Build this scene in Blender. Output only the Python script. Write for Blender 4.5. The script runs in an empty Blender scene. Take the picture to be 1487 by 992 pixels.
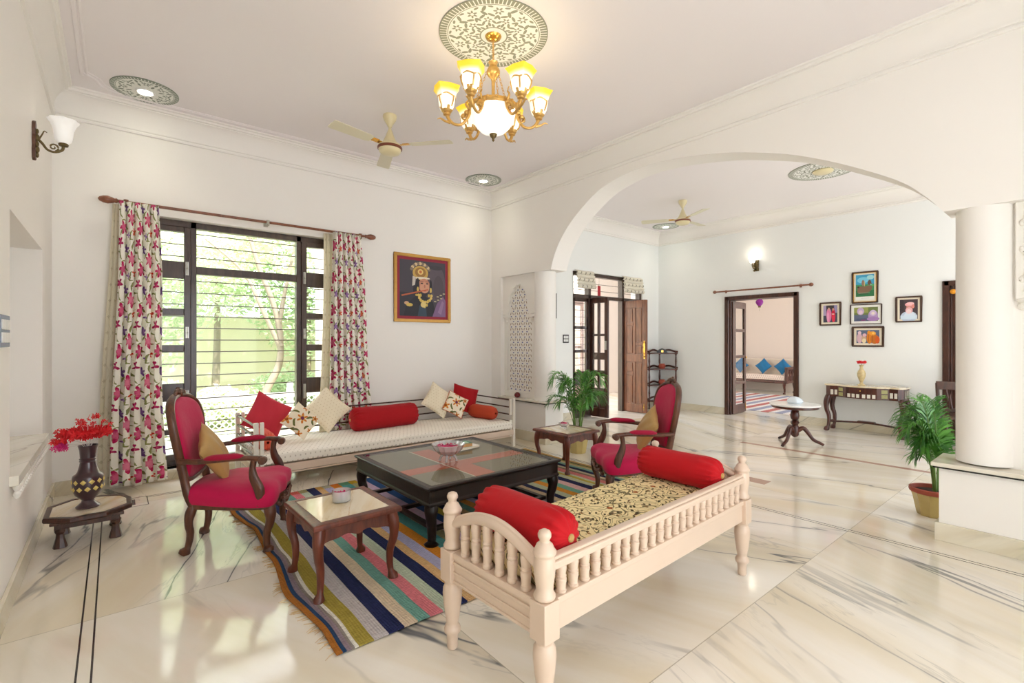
WORLD = 4.8; SUN = 11.0; EXPO = -0.03
import bpy, bmesh, math, random
from math import pi, sin, cos, tan, radians, sqrt, atan2
from mathutils import Vector, Matrix, Euler
random.seed(7)
sc = bpy.context.scene
COL = sc.collection

# ---------------------------------------------------------------- mesh builder
class MB:
    """collects vertices and faces; every shape goes through the current matrix"""
    def __init__(s):
        s.v = []; s.f = []; s.mi = []; s.uv = []; s.m = Matrix.Identity(4); s.cur = 0; s.hasuv = False
    def add(s, vs, fs, uvs=None):
        b = len(s.v)
        s.v += [tuple(s.m @ Vector(p)) for p in vs]
        for k, f in enumerate(fs):
            s.f.append(tuple(b + i for i in f)); s.mi.append(s.cur)
            if uvs is not None:
                s.hasuv = True; s.uv.append([uvs[i] for i in f])
            else:
                s.uv.append([(0, 0)] * len(f))
    def at(s, loc=(0, 0, 0), rot=(0, 0, 0)):
        s.m = Matrix.Translation(loc) @ Euler(rot).to_matrix().to_4x4(); return s
    def box(s, x0, x1, y0, y1, z0, z1):
        v = [(x, y, z) for z in (z0, z1) for y in (y0, y1) for x in (x0, x1)]
        s.add(v, [(0, 2, 3, 1), (4, 5, 7, 6), (0, 1, 5, 4), (2, 6, 7, 3), (0, 4, 6, 2), (1, 3, 7, 5)]); return s
    def cbox(s, cx, cy, cz, sx, sy, sz):
        return s.box(cx - sx / 2, cx + sx / 2, cy - sy / 2, cy + sy / 2, cz - sz / 2, cz + sz / 2)
    def lathe(s, prof, n=24, c=(0, 0, 0), wob=None, sq=0.0):
        vs = []; fs = []
        for (r, z) in prof:
            for i in range(n):
                a = 2 * pi * i / n; rr = max(r, 1e-5)
                if sq: rr *= 1 + sq * (1 / max(abs(cos(a)), abs(sin(a))) - 1)
                if wob: rr *= wob(a, z)
                vs.append((c[0] + rr * cos(a), c[1] + rr * sin(a), c[2] + z))
        m = len(prof)
        for j in range(m - 1):
            for i in range(n):
                k = (i + 1) % n
                fs.append((j * n + i, j * n + k, (j + 1) * n + k, (j + 1) * n + i))
        if prof[0][0] > 1e-4: fs.append(tuple(reversed(range(n))))
        if prof[-1][0] > 1e-4: fs.append(tuple((m - 1) * n + i for i in range(n)))
        s.add(vs, fs); return s
    def tube(s, pts, rad, n=10, closed=False, flat=1.0, up=(0, 0, 1), caps=True):
        P = [Vector(p) for p in pts]; m = len(P)
        if not hasattr(rad, '__len__'): rad = [rad] * m
        vs = []; U = Vector(up)
        for i, p in enumerate(P):
            if closed: t = P[(i + 1) % m] - P[(i - 1) % m]
            else: t = P[min(i + 1, m - 1)] - P[max(i - 1, 0)]
            t = t.normalized() if t.length > 1e-9 else Vector((0, 0, 1))
            sd = t.cross(U)
            if sd.length < 0.05: sd = t.cross(Vector((0, 1, 0)) if abs(t.y) < .9 else Vector((1, 0, 0)))
            sd.normalize(); nn = sd.cross(t).normalized()
            r = rad[i]; r1, r2 = (r if isinstance(r, tuple) else (r, r * flat))
            for k in range(n):
                a = 2 * pi * k / n
                vs.append(p + sd * (r1 * cos(a)) + nn * (r2 * sin(a)))
        fs = []
        for j in range(m if closed else m - 1):
            q = (j + 1) % m
            for i in range(n):
                k = (i + 1) % n
                fs.append((j * n + i, j * n + k, q * n + k, q * n + i))
        if not closed and caps:
            fs.append(tuple(reversed(range(n)))); fs.append(tuple((m - 1) * n + i for i in range(n)))
        s.add(vs, fs); return s
    def prism(s, poly, a0, a1, axis='z'):
        """poly: 2-D outline; extruded from a0 to a1 along axis. z:(x,y) y:(x,z) x:(y,z)"""
        f = {'z': lambda p, a: (p[0], p[1], a), 'y': lambda p, a: (p[0], a, p[1]), 'x': lambda p, a: (a, p[0], p[1])}[axis]
        n = len(poly)
        vs = [f(p, a0) for p in poly] + [f(p, a1) for p in poly]
        fs = [tuple(reversed(range(n))), tuple(range(n, 2 * n))] + [(i, (i + 1) % n, n + (i + 1) % n, n + i) for i in range(n)]
        s.add(vs, fs); return s
    def grid(s, fn, nu, nv, uvf=None, closeu=False):
        vs = []; uv = []
        for j in range(nv + 1):
            for i in range(nu + (0 if closeu else 1)):
                vs.append(fn(i / nu, j / nv)); uv.append(uvf(i / nu, j / nv) if uvf else (i / nu, j / nv))
        w = nu + (0 if closeu else 1)
        fs = [(j * w + i, j * w + (i + 1) % w, (j + 1) * w + (i + 1) % w, (j + 1) * w + i) for j in range(nv) for i in range(nu)]
        s.add(vs, fs, uv); return s
    def ball(s, c, r, n=12, m=8, sc3=(1, 1, 1)):
        vs = []; fs = []
        for j in range(m + 1):
            t = pi * j / m
            for i in range(n):
                a = 2 * pi * i / n
                vs.append((c[0] + r * sc3[0] * sin(t) * cos(a), c[1] + r * sc3[1] * sin(t) * sin(a), c[2] - r * sc3[2] * cos(t)))
        for j in range(m):
            for i in range(n):
                k = (i + 1) % n; fs.append((j * n + i, j * n + k, (j + 1) * n + k, (j + 1) * n + i))
        s.add(vs, fs); return s

def obj(name, mb, mats, parent=None, smooth=False, bevel=0.0, kind=None, sub=0, loc=None, rot=None, merge=True):
    me = bpy.data.meshes.new(name)
    me.from_pydata(mb.v, [], mb.f)
    if mb.hasuv:
        l = me.uv_layers.new(name='UVMap')
        flat = [c for f in mb.uv for p in f for c in p]
        l.data.foreach_set('uv', flat)
    if not isinstance(mats, (list, tuple)): mats = [mats]
    for m in mats: me.materials.append(m)
    me.polygons.foreach_set('material_index', mb.mi)
    if merge or smooth:
        bm = bmesh.new(); bm.from_mesh(me)
        if merge: bmesh.ops.remove_doubles(bm, verts=bm.verts, dist=1e-5)
        bmesh.ops.recalc_face_normals(bm, faces=bm.faces)
        bm.to_mesh(me); bm.free()
    if smooth:
        me.polygons.foreach_set('use_smooth', [True] * len(me.polygons))
        me.set_sharp_from_angle(angle=radians(42 if smooth is True else smooth))
    o = bpy.data.objects.new(name, me); COL.objects.link(o)
    if parent: o.parent = parent
    if loc: o.location = loc
    if rot: o.rotation_euler = rot
    if bevel:
        b = o.modifiers.new('bevel', 'BEVEL'); b.width = bevel; b.segments = 2; b.limit_method = 'ANGLE'; b.angle_limit = radians(40)
    if sub:
        b = o.modifiers.new('sub', 'SUBSURF'); b.levels = sub; b.render_levels = sub
    if kind: o['kind'] = kind
    return o

def tag(o, label, cat, group=None, kind=None):
    o['label'] = label; o['category'] = cat
    if group: o['group'] = group
    if kind: o['kind'] = kind
    return o

def thing(name, label, cat, loc=(0, 0, 0), rz=0.0, group=None):
    o = bpy.data.objects.new(name, None); COL.objects.link(o)
    o.empty_display_size = .1
    o.location = loc; o.rotation_euler = (0, 0, rz)
    return tag(o, label, cat, group)

def struct(name, mb, m, **k):
    o = obj(name, mb, m, **k); o['kind'] = 'structure'; return o

def dup(root, loc=None, rz=None, label=None, group=None, rot=None):
    r = root.copy(); COL.objects.link(r)
    if loc is not None: r.location = loc
    if rz is not None: r.rotation_euler = (0, 0, rz)
    if rot is not None: r.rotation_euler = rot
    if label: r['label'] = label
    if group: r['group'] = group
    for ch in list(root.children):
        c = ch.copy(); COL.objects.link(c); c.parent = r
        for g in list(ch.children):
            d = g.copy(); COL.objects.link(d); d.parent = c
    return r

def smoothpts(pts, n=6):
    """Catmull-Rom through points of any dimension"""
    out = []; m = len(pts)
    for i in range(m - 1):
        p0, p1, p2, p3 = pts[max(i - 1, 0)], pts[i], pts[i + 1], pts[min(i + 2, m - 1)]
        for k in range(n):
            t = k / n
            out.append(tuple(.5 * (2 * b + (c - a) * t + (2 * a - 5 * b + 4 * c - d) * t * t + (-a + 3 * b - 3 * c + d) * t ** 3) for a, b, c, d in zip(p0, p1, p2, p3)))
    out.append(tuple(pts[-1])); return out

# ---------------------------------------------------------------- node expressions
class E:
    def __init__(s, nt, k): s.nt = nt; s.k = k
    def _m(s, op, *a, clamp=False):
        n = s.nt.nodes.new('ShaderNodeMath'); n.operation = op; n.use_clamp = clamp
        for i, x in enumerate(a):
            if isinstance(x, E): s.nt.links.new(x.k, n.inputs[i])
            else: n.inputs[i].default_value = float(x)
        return E(s.nt, n.outputs[0])
    def __add__(s, o): return s._m('ADD', s, o)
    __radd__ = __add__
    def __sub__(s, o): return s._m('SUBTRACT', s, o)
    def __rsub__(s, o): return s._m('SUBTRACT', o, s)
    def __mul__(s, o): return s._m('MULTIPLY', s, o)
    __rmul__ = __mul__
    def __truediv__(s, o): return s._m('DIVIDE', s, o)
    def lt(s, o): return s._m('LESS_THAN', s, o)
    def gt(s, o): return s._m('GREATER_THAN', s, o)
    def abs(s): return s._m('ABSOLUTE', s)
    def sin(s): return s._m('SINE', s)
    def cos(s): return s._m('COSINE', s)
    def sqrt(s): return s._m('SQRT', s)
    def floor(s): return s._m('FLOOR', s)
    def mod(s, o): return s._m('FLOORED_MODULO', s, o)
    def pow(s, o): return s._m('POWER', s, o)
    def atan2(s, o): return s._m('ARCTAN2', s, o)
    def max(s, o): return s._m('MAXIMUM', s, o)
    def min(s, o): return s._m('MINIMUM', s, o)
    def clamp(s): return s._m('ADD', s, 0.0, clamp=True)
    def cen(s, P): return (s + P / 2).mod(P) - P / 2
    def smooth(s, a, b):
        n = s.nt.nodes.new('ShaderNodeMapRange'); n.interpolation_type = 'SMOOTHSTEP'
        s.nt.links.new(s.k, n.inputs[0]); n.inputs[1].default_value = a; n.inputs[2].default_value = b
        return E(s.nt, n.outputs[0])

class Mat:
    def __init__(s, name, rough=.5, metal=0., spec=None):
        m = bpy.data.materials.new(name); m.use_nodes = True; s.m = m; s.nt = m.node_tree
        s.b = s.nt.nodes['Principled BSDF']; s.b.inputs['Roughness'].default_value = rough; s.b.inputs['Metallic'].default_value = metal
        if spec is not None: s.b.inputs['Specular IOR Level'].default_value = spec
    def coords(s, kind='Object'):
        n = s.nt.nodes.new('ShaderNodeTexCoord'); q = s.nt.nodes.new('ShaderNodeSeparateXYZ')
        s.nt.links.new(n.outputs[kind], q.inputs[0]); s.vec = n.outputs[kind]
        return [E(s.nt, q.outputs[i]) for i in range(3)]
    def world(s):
        n = s.nt.nodes.new('ShaderNodeNewGeometry'); q = s.nt.nodes.new('ShaderNodeSeparateXYZ')
        s.nt.links.new(n.outputs['Position'], q.inputs[0]); s.vec = n.outputs['Position']
        return [E(s.nt, q.outputs[i]) for i in range(3)]
    def comb(s, x, y, z=0.0):
        n = s.nt.nodes.new('ShaderNodeCombineXYZ')
        for i, a in enumerate((x, y, z)):
            if isinstance(a, E): s.nt.links.new(a.k, n.inputs[i])
            else: n.inputs[i].default_value = a
        return n.outputs[0]
    def noise(s, vec=None, scale=5., detail=3., rough=.5, dist=0.):
        n = s.nt.nodes.new('ShaderNodeTexNoise'); n.inputs['Scale'].default_value = scale
        n.inputs['Detail'].default_value = detail; n.inputs['Roughness'].default_value = rough; n.inputs['Distortion'].default_value = dist
        s.nt.links.new(vec if vec is not None else s.vec, n.inputs['Vector']); return E(s.nt, n.outputs[0])
    def voro(s, vec=None, scale=5., out='Distance', rnd=1.):
        n = s.nt.nodes.new('ShaderNodeTexVoronoi'); n.inputs['Scale'].default_value = scale; n.inputs['Randomness'].default_value = rnd
        s.nt.links.new(vec if vec is not None else s.vec, n.inputs['Vector'])
        if out == 'Distance': return E(s.nt, n.outputs['Distance'])
        q = s.nt.nodes.new('ShaderNodeSeparateColor'); s.nt.links.new(n.outputs['Color'], q.inputs[0])
        return E(s.nt, n.outputs['Distance']), E(s.nt, q.outputs[0]), E(s.nt, q.outputs[1])
    def col(s, c):
        n = s.nt.nodes.new('ShaderNodeRGB'); n.outputs[0].default_value = (*c, 1); return n.outputs[0]
    def mix(s, fac, a, b):
        n = s.nt.nodes.new('ShaderNodeMix'); n.data_type = 'RGBA'
        if isinstance(fac, E): s.nt.links.new(fac.k, n.inputs[0])
        else: n.inputs[0].default_value = fac
        for i, x in ((6, a), (7, b)):
            if isinstance(x, tuple): n.inputs[i].default_value = (*x, 1)
            else: s.nt.links.new(x, n.inputs[i])
        return n.outputs[2]
    def base(s, c):
        if isinstance(c, tuple): s.b.inputs['Base Color'].default_value = (*c, 1)
        else: s.nt.links.new(c, s.b.inputs['Base Color'])
        return s
    def bump(s, h, dist=.002, strength=1.):
        n = s.nt.nodes.new('ShaderNodeBump'); n.inputs['Distance'].default_value = dist; n.inputs['Strength'].default_value = strength
        s.nt.links.new(h.k, n.inputs['Height']); s.nt.links.new(n.outputs[0], s.b.inputs['Normal']); return s
    def set(s, name, v):
        if isinstance(v, E): s.nt.links.new(v.k, s.b.inputs[name])
        else: s.b.inputs[name].default_value = v
        return s

def srgb(*c):
    return tuple(((x / 255) / 12.92 if x / 255 <= .04045 else ((x / 255 + .055) / 1.055) ** 2.4) for x in c)

def plain(name, c, rough=.5, metal=0., var=.05, scale=6., bump=0., bscale=60., spec=None, coat=0.):
    """one colour with slight mottling and a fine surface grain"""
    M = Mat(name, rough, metal, spec); M.coords()
    n = M.noise(scale=scale, detail=4)
    M.base(M.mix(n, tuple(x * (1 - var) for x in c), tuple(min(1, x * (1 + var)) for x in c)))
    if bump: M.bump(M.noise(scale=bscale, detail=3), bump)
    if coat: M.set('Coat Weight', coat); M.set('Coat Roughness', .08)
    return M.m

def wood(name, dark, light, rough=.3, scale=(3, 3, 30), coat=.3):
    M = Mat(name, rough); x, y, z = M.coords()
    v = M.comb(x * scale[0], y * scale[1], z * scale[2]) if False else M.comb(x * 22, y * 22, z * 3.5)
    n = M.noise(v, scale=1., detail=5, rough=.6, dist=.6)
    f = M.noise(v, scale=4., detail=3)
    t = (n * .75 + f * .25).smooth(.3, .7)
    M.base(M.mix(t, dark, light)); M.bump(f, .0006)
    M.set('Coat Weight', coat); M.set('Coat Roughness', .12)
    return M.m

def fabric(name, c, rough=.85, sheen=.06, weave=260, var=.06, dist=.0008):
    M = Mat(name, rough, 0, .25); x, y, z = M.coords()
    n = M.noise(scale=7, detail=3)
    M.base(M.mix(n, tuple(k * (1 - var) for k in c), tuple(min(1, k * (1 + var)) for k in c)))
    w = M.noise(scale=weave * 2.5, detail=1)
    M.bump(w * .6 + M.noise(scale=11, detail=3) * 6, dist)
    M.set('Sheen Weight', sheen); return M.m
# ---------------------------------------------------------------- materials
WALL = plain('wall_paint', srgb(242, 239, 234), .62, var=.012, scale=1.5, bump=.0006, bscale=20)
CEIL = plain('ceiling_paint', srgb(242, 237, 238), .7, var=.01, scale=1.2)
WHITEW = plain('plaster_white', srgb(238, 235, 228), .45, var=.012, bump=.0008, bscale=16)
SKIRT = None
DARKW = wood('dark_teak', srgb(46, 24, 16), srgb(82, 46, 31), .34, coat=.1)
FRAMEW = wood('window_wood', srgb(52, 36, 30), srgb(78, 57, 48), .35)
TEAK = wood('teak_door_wood', srgb(92, 48, 28), srgb(134, 78, 48), .35)
CHAIRW = wood('carved_rosewood', srgb(60, 31, 19), srgb(106, 60, 36), .36, coat=.1)
TABLEW = wood('side_table_wood', srgb(74, 32, 20), srgb(118, 56, 36), .34, coat=.1)
EBONY = wood('ebony_lacquer', srgb(18, 9, 7), srgb(32, 18, 14), .3, coat=.05)
EBONY.node_tree.nodes['Principled BSDF'].inputs['Specular IOR Level'].default_value = .3
WALNUT = wood('walnut_brown', srgb(52, 20, 14), srgb(88, 40, 27), .3, coat=.15)
RODW = wood('curtain_rod_wood', srgb(110, 60, 36), srgb(140, 82, 54), .3)
CREAMW = plain('cream_painted_wood', srgb(218, 196, 176), .35, var=.025, scale=9, bump=.0008, bscale=12, coat=.15)
WHITEM = plain('white_painted_metal', srgb(236, 230, 218), .35, var=.02)
BRASS = plain('antique_brass', srgb(218, 176, 104), .34, .7, var=.25, scale=40, bump=.0015, bscale=90)
GOLDP = plain('bright_brass', srgb(226, 180, 90), .22, .9, var=.1)
BRONZE = plain('aged_bronze', srgb(112, 96, 62), .38, .7, var=.35, scale=50, bump=.002, bscale=80)
STEEL = plain('steel', srgb(190, 188, 180), .3, .8)
IRON = plain('grill_bar_paint', srgb(92, 78, 62), .45, .1)
BLACK = plain('black_plastic', srgb(26, 24, 24), .35)
WHITEP = plain('white_plastic', srgb(235, 235, 232), .3)
IVORY = plain('ivory_fan_enamel', srgb(226, 214, 172), .3, var=.02, coat=.3)
IVORYB = plain('ivory_fan_blade', srgb(222, 216, 190), .35, var=.02)
BROWNB = plain('brown_band', srgb(120, 62, 44), .35)
MAGENTA = fabric('magenta_velvet', srgb(190, 8, 74), .7, .12, 320)
BURG = fabric('crimson_velvet_arm', srgb(160, 12, 54), .75, .1, 320)
GOLDC = fabric('gold_silk', srgb(182, 146, 88), .45, .1, 420)
REDC = fabric('red_cotton', srgb(166, 16, 26), .8, .05)
REDB = fabric('red_bolster_cotton', srgb(184, 16, 26), .8, .05)
CORALC = fabric('coral_red_cotton', srgb(196, 50, 66), .8, .1)
BLUEC = fabric('teal_blue_silk', srgb(22, 104, 150), .6, .3)
COOLW = plain('wall_paint_cool_daylight', srgb(238, 240, 238), .62, var=.012, scale=1.5, bump=.0006, bscale=20)  # wall paint with the far room's cool daylight mixed into its colour
PEACHW = plain('room_beyond_wall', srgb(214, 200, 188), .7, var=.01)
SOFAF = fabric('beige_sofa_fabric', srgb(206, 190, 172), .85, .2)
POTT = plain('terracotta_rim', srgb(164, 78, 60), .6, var=.08)
POTG = plain('gold_pot_glaze', srgb(196, 176, 116), .2, .35, var=.2, scale=9)
SOIL = plain('potting_soil', srgb(60, 42, 32), .95, var=.3, scale=60)
LEAFM = Mat('palm_leaf', .38); LEAFM.coords()
LEAFM.base(LEAFM.mix(LEAFM.noise(scale=9, detail=3).smooth(.3, .7), srgb(34, 98, 26), srgb(96, 162, 58))); LEAF = LEAFM.m
STEMG = plain('green_stem', srgb(96, 130, 60), .5, var=.1)
REDFL = plain('red_petal', srgb(226, 34, 44), .6, var=.15, scale=30)
PINKFL = plain('pink_petal', srgb(224, 40, 130), .6, var=.2, scale=40)
ROSEP = plain('rose_petal', srgb(196, 20, 100), .6, var=.3, scale=60)
LINEBLK = plain('black_inlay_stone', srgb(44, 44, 42), .2)
BROWNT = plain('inlay_stone', srgb(176, 140, 122), .2, var=.15, scale=12)
MATB = plain('cream_mount_board', srgb(236, 226, 204), .7)
VASEB = plain('purple_brown_lacquer', srgb(66, 44, 50), .28, var=.12, coat=.5)
GLASSY = Mat('clear_glass', .02); _n = GLASSY.nt
_t = _n.nodes.new('ShaderNodeBsdfTransparent'); _g = _n.nodes.new('ShaderNodeBsdfGlossy'); _g.inputs['Roughness'].default_value = .05
_d = _n.nodes.new('ShaderNodeBsdfTranslucent'); _d.inputs[0].default_value = (.95, .97, 1, 1); _d2 = _n.nodes.new('ShaderNodeBsdfDiffuse'); _d2.inputs[0].default_value = (.95, .97, 1, 1)
_a = _n.nodes.new('ShaderNodeMixShader'); _a.inputs[0].default_value = .6; _n.links.new(_d.outputs[0], _a.inputs[1]); _n.links.new(_d2.outputs[0], _a.inputs[2])
_b = _n.nodes.new('ShaderNodeMixShader'); _b.inputs[0].default_value = .48; _n.links.new(_t.outputs[0], _b.inputs[1]); _n.links.new(_a.outputs[0], _b.inputs[2])
_f = _n.nodes.new('ShaderNodeLayerWeight'); _f.inputs[0].default_value = .35; _x = _n.nodes.new('ShaderNodeMixShader')
_n.links.new(_f.outputs['Facing'], _x.inputs[0]); _n.links.new(_b.outputs[0], _x.inputs[1]); _n.links.new(_g.outputs[0], _x.inputs[2])
_n.links.new(_x.outputs[0], _n.nodes['Material Output'].inputs[0]); GLASS = GLASSY.m
PALEGOLD = plain('pale_gold_paint', srgb(228, 204, 120), .4, .25, var=.12, scale=60)
OLDGOLD = plain('old_gilt_frame', srgb(186, 140, 66), .4, .45, var=.15, scale=30)
PANEM = Mat('window_pane', .02); _n = PANEM.nt
_t = _n.nodes.new('ShaderNodeBsdfTransparent'); _g = _n.nodes.new('ShaderNodeBsdfGlossy'); _g.inputs['Roughness'].default_value = .03
_x = _n.nodes.new('ShaderNodeMixShader'); _f = _n.nodes.new('ShaderNodeFresnel'); _f.inputs[0].default_value = 1.35
_q = _n.nodes.new('ShaderNodeNewGeometry'); _h = E(_n, _f.outputs[0]) * (1 - E(_n, _q.outputs['Backfacing']))
_n.links.new(_h.k, _x.inputs[0]); _n.links.new(_t.outputs[0], _x.inputs[1]); _n.links.new(_g.outputs[0], _x.inputs[2])
_n.links.new(_x.outputs[0], _n.nodes['Material Output'].inputs[0]); PANE = PANEM.m
TTOPM = Mat('table_top_glass', .02); _n = TTOPM.nt
_t = _n.nodes.new('ShaderNodeBsdfTransparent'); _t.inputs[0].default_value = (.93, .95, .94, 1); _g = _n.nodes.new('ShaderNodeBsdfGlossy'); _g.inputs['Roughness'].default_value = .02
_x = _n.nodes.new('ShaderNodeMixShader'); _f = _n.nodes.new('ShaderNodeFresnel'); _f.inputs[0].default_value = 1.6
_q = _n.nodes.new('ShaderNodeNewGeometry'); _h = E(_n, _f.outputs[0]) * (1 - E(_n, _q.outputs['Backfacing']))
_n.links.new(_h.k, _x.inputs[0]); _n.links.new(_t.outputs[0], _x.inputs[1]); _n.links.new(_g.outputs[0], _x.inputs[2])
_n.links.new(_x.outputs[0], _n.nodes['Material Output'].inputs[0]); TTOP = TTOPM.m

def marble_mat(name, pale, warm, vein, seams=True, rough=.09, vs=1.):
    M = Mat(name, rough); x, y, z = M.world()
    if seams:
        by = (y - 1.08) / 1.9; fy = by.floor(); sgn = (by - fy * 1.0); odd = (fy * .5 - (fy * .5).floor()).gt(.25)
        sg = odd * 2 - 1
        sx = ((x + 2.0) / 3.2).floor()
        # grain runs along a diagonal that is mirrored from slab row to slab row
        a = x * .38 + (y - 1.08) * sg * .925
        b = x * .925 - (y - 1.08) * sg * .38
        off = fy * 7.3 + sx * 3.1
    else:
        a = x * .6 + z * .8 + y; b = x * .8 - z * .6 - y * .4; off = x * 0
    v = M.comb(a * .27 * vs, b * 1.7 * vs, off + z * .6)
    w = M.noise(v, 1.3, 5, .55, .35)
    n1 = M.noise(v, .8, 5, .5, .25)
    vein1 = 1 - (n1 - .52).abs().smooth(0., .0085)
    gate = M.noise(v, .8, 2).smooth(.465, .60)
    n2 = M.noise(M.comb(a * .6 * vs, b * 2.4 * vs, off + 4.), 1.0, 5, .6, .8)
    vein2 = (1 - (n2 - .5).abs().smooth(0., .012)) * .32
    halo = (1 - (n1 - .52).abs().smooth(0., .07)) * .16
    f = ((vein1 * .95 + halo) * gate + vein2 * gate * .8).clamp()
    base = M.mix(w.smooth(.35, .68), pale, warm)
    c = M.mix(f, base, vein)
    if seams:
        l1 = (y - 1.08).cen(1.9).abs().lt(.0022)
        l2 = (x + 2.0).cen(3.2).abs().lt(.0022)
        c = M.mix((l1 + l2).clamp() * .55, c, srgb(150, 140, 115))
    M.base(c); M.set('Specular IOR Level', .6)
    return M.m
MARBLE = marble_mat('marble_floor', srgb(243, 238, 228), srgb(228, 216, 190), srgb(96, 98, 102))
SKIRTM = marble_mat('marble_skirting', srgb(228, 222, 204), srgb(206, 194, 164), srgb(130, 128, 118), False, .15, 1.6)
SILLM = marble_mat('marble_sill', srgb(232, 228, 216), srgb(216, 206, 184), srgb(150, 148, 140), False, .15, 1.6)
CREAMARB = marble_mat('cream_table_marble', srgb(236, 226, 204), srgb(222, 200, 160), srgb(206, 168, 120), False, .08, 5.)

def flower(M, u, v, P, Q, cx, cy, R, n, rot=0.):
    du = (u - cx).cen(P); dv = (v - cy).cen(Q)
    r = (du * du + dv * dv).sqrt(); th = dv.atan2(du)
    k = (th * n + rot).cos() * .3 + .72
    return (r / R / k), r / R
def leafm(M, u, v, P, Q, cx, cy, L, ang, w=.26):
    du = (u - cx).cen(P); dv = (v - cy).cen(Q)
    a = du * cos(ang) + dv * sin(ang); b = dv * cos(ang) - du * sin(ang) + (a / L) * (a / L) * L * .3
    return (a * a + b * b / (w * w)).sqrt() / L

def floral_curtain():
    M = Mat('floral_curtain', .85, 0, .2); u, v, z = M.coords('UV')
    n = M.noise(M.comb(u, v, 0.), 24, 2) - .5; n2 = M.noise(M.comb(v, u, 3.), 24, 2) - .5
    uu = u + n * .03; vv = v + n2 * .03
    P, Q = .30, .36
    c = M.col(srgb(255, 252, 244))
    for cx, cy, L, an in [(.05, .05, .045, .9), (.12, .1, .05, 2.2), (.2, .02, .045, 1.4), (.26, .14, .04, .5), (.03, .2, .05, 2.0), (.16, .22, .045, .8), (.1, .3, .05, 1.9), (.23, .3, .05, 1.1), (.28, .24, .04, 2.6), (.08, .15, .03, 0.2), (.2, .34, .03, 2.9)]:
        d = leafm(M, uu, vv, P, Q, cx, cy, L, an, .2); c = M.mix(d.lt(1.), c, srgb(150, 154, 98))
    st = ((uu * (2 * pi / P) + (vv * (4 * pi / Q)).sin() * 1.1).sin().abs()).lt(.035); c = M.mix(st * .6, c, srgb(160, 158, 110))
    for cx, cy, R, k, c1, c2 in [(.08, .08, .044, 5, srgb(196, 32, 96), srgb(226, 110, 150)), (.22, .17, .048, 6, srgb(206, 44, 100), srgb(236, 140, 170)), (.13, .26, .030, 5, srgb(120, 70, 150), srgb(170, 130, 190)), (.26, .05, .026, 5, srgb(226, 80, 60), srgb(240, 140, 100)), (.03, .31, .034, 5, srgb(178, 30, 92), srgb(214, 80, 130)), (.17, .02, .022, 4, srgb(130, 84, 160), srgb(190, 160, 205))]:
        m, r = flower(M, uu, vv, P, Q, cx, cy, R * 1.4, k, cx * 40)
        sh = (r * 1.1 + M.noise(M.comb(u, v, 1.), 70, 2) * .9 - .45).smooth(.25, .9)
        c = M.mix(m.lt(1.), c, M.mix(sh, c2, c1))
    M.base(c); M.set('Subsurface Weight', 0.0)
    tr = M.nt.nodes.new('ShaderNodeBsdfTranslucent'); mx = M.nt.nodes.new('ShaderNodeMixShader'); mx.inputs[0].default_value = .32
    M.nt.links.new(c, tr.inputs[0]); M.nt.links.new(M.b.outputs[0], mx.inputs[1]); M.nt.links.new(tr.outputs[0], mx.inputs[2])
    M.nt.links.new(mx.outputs[0], M.nt.nodes['Material Output'].inputs[0]); return M.m
CURT = floral_curtain()

def lining():
    M = Mat('cream_lining', .85, 0, .2); u, v, z = M.coords('UV')
    c = M.col(srgb(238, 232, 214))
    st = ((u * 40 + (v * 18).sin() * 1.5).sin().abs()).lt(.06); c = M.mix(st * .5, c, srgb(196, 190, 160))
    m, r = flower(M, u, v, .1, .14, .05, .05, .016, 4); c = M.mix(m.lt(1.) * .5, c, srgb(190, 180, 150))
    M.base(c)
    tr = M.nt.nodes.new('ShaderNodeBsdfTranslucent'); mx = M.nt.nodes.new('ShaderNodeMixShader'); mx.inputs[0].default_value = .4
    M.nt.links.new(c, tr.inputs[0]); M.nt.links.new(M.b.outputs[0], mx.inputs[1]); M.nt.links.new(tr.outputs[0], mx.inputs[2])
    M.nt.links.new(mx.outputs[0], M.nt.nodes['Material Output'].inputs[0]); return M.m
LINING = lining()

def floral_cushion():
    M = Mat('floral_tapestry', .85, 0, .2); x, y, z = M.coords()
    u = x + M.noise(scale=26, detail=2) * .016; v = z + M.noise(scale=22, detail=2) * .016
    c = M.col(srgb(240, 228, 204)); P = .9
    for cx, cz, L, an in [(.05, .07, .035, .8), (-.04, -.06, .04, 2.2), (.08, -.03, .03, 1.2), (-.09, .05, .035, .4), (.01, .12, .03, 1.6), (-.02, -.13, .035, 1.3), (.1, .05, .03, 2.4), (.02, -.1, .03, .5)]:
        c = M.mix(leafm(M, u, v, P, P, cx, cz, L, an, .32).lt(1.), c, srgb(104, 106, 58))
    for cx, cz, R, k in [(.0, .02, .055, 6), (-.11, -.07, .05, 5), (.1, .1, .034, 5), (-.03, .13, .03, 5), (.07, -.12, .035, 5), (.13, -.03, .025, 5)]:
        m, r = flower(M, u, v, P, P, cx, cz, R, k, cx * 30)
        cc = M.mix(r.lt(.34), M.mix((r * 1.3 + M.noise(scale=90) * .6 - .3).smooth(.2, .9), srgb(226, 180, 90), srgb(208, 122, 50)), srgb(110, 50, 90) if k == 6 else srgb(160, 80, 30))
        c = M.mix(m.lt(1.), c, cc)
    M.base(c); M.bump(M.noise(scale=14, detail=2), .002); return M.m
FLORALC = floral_cushion()

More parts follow.
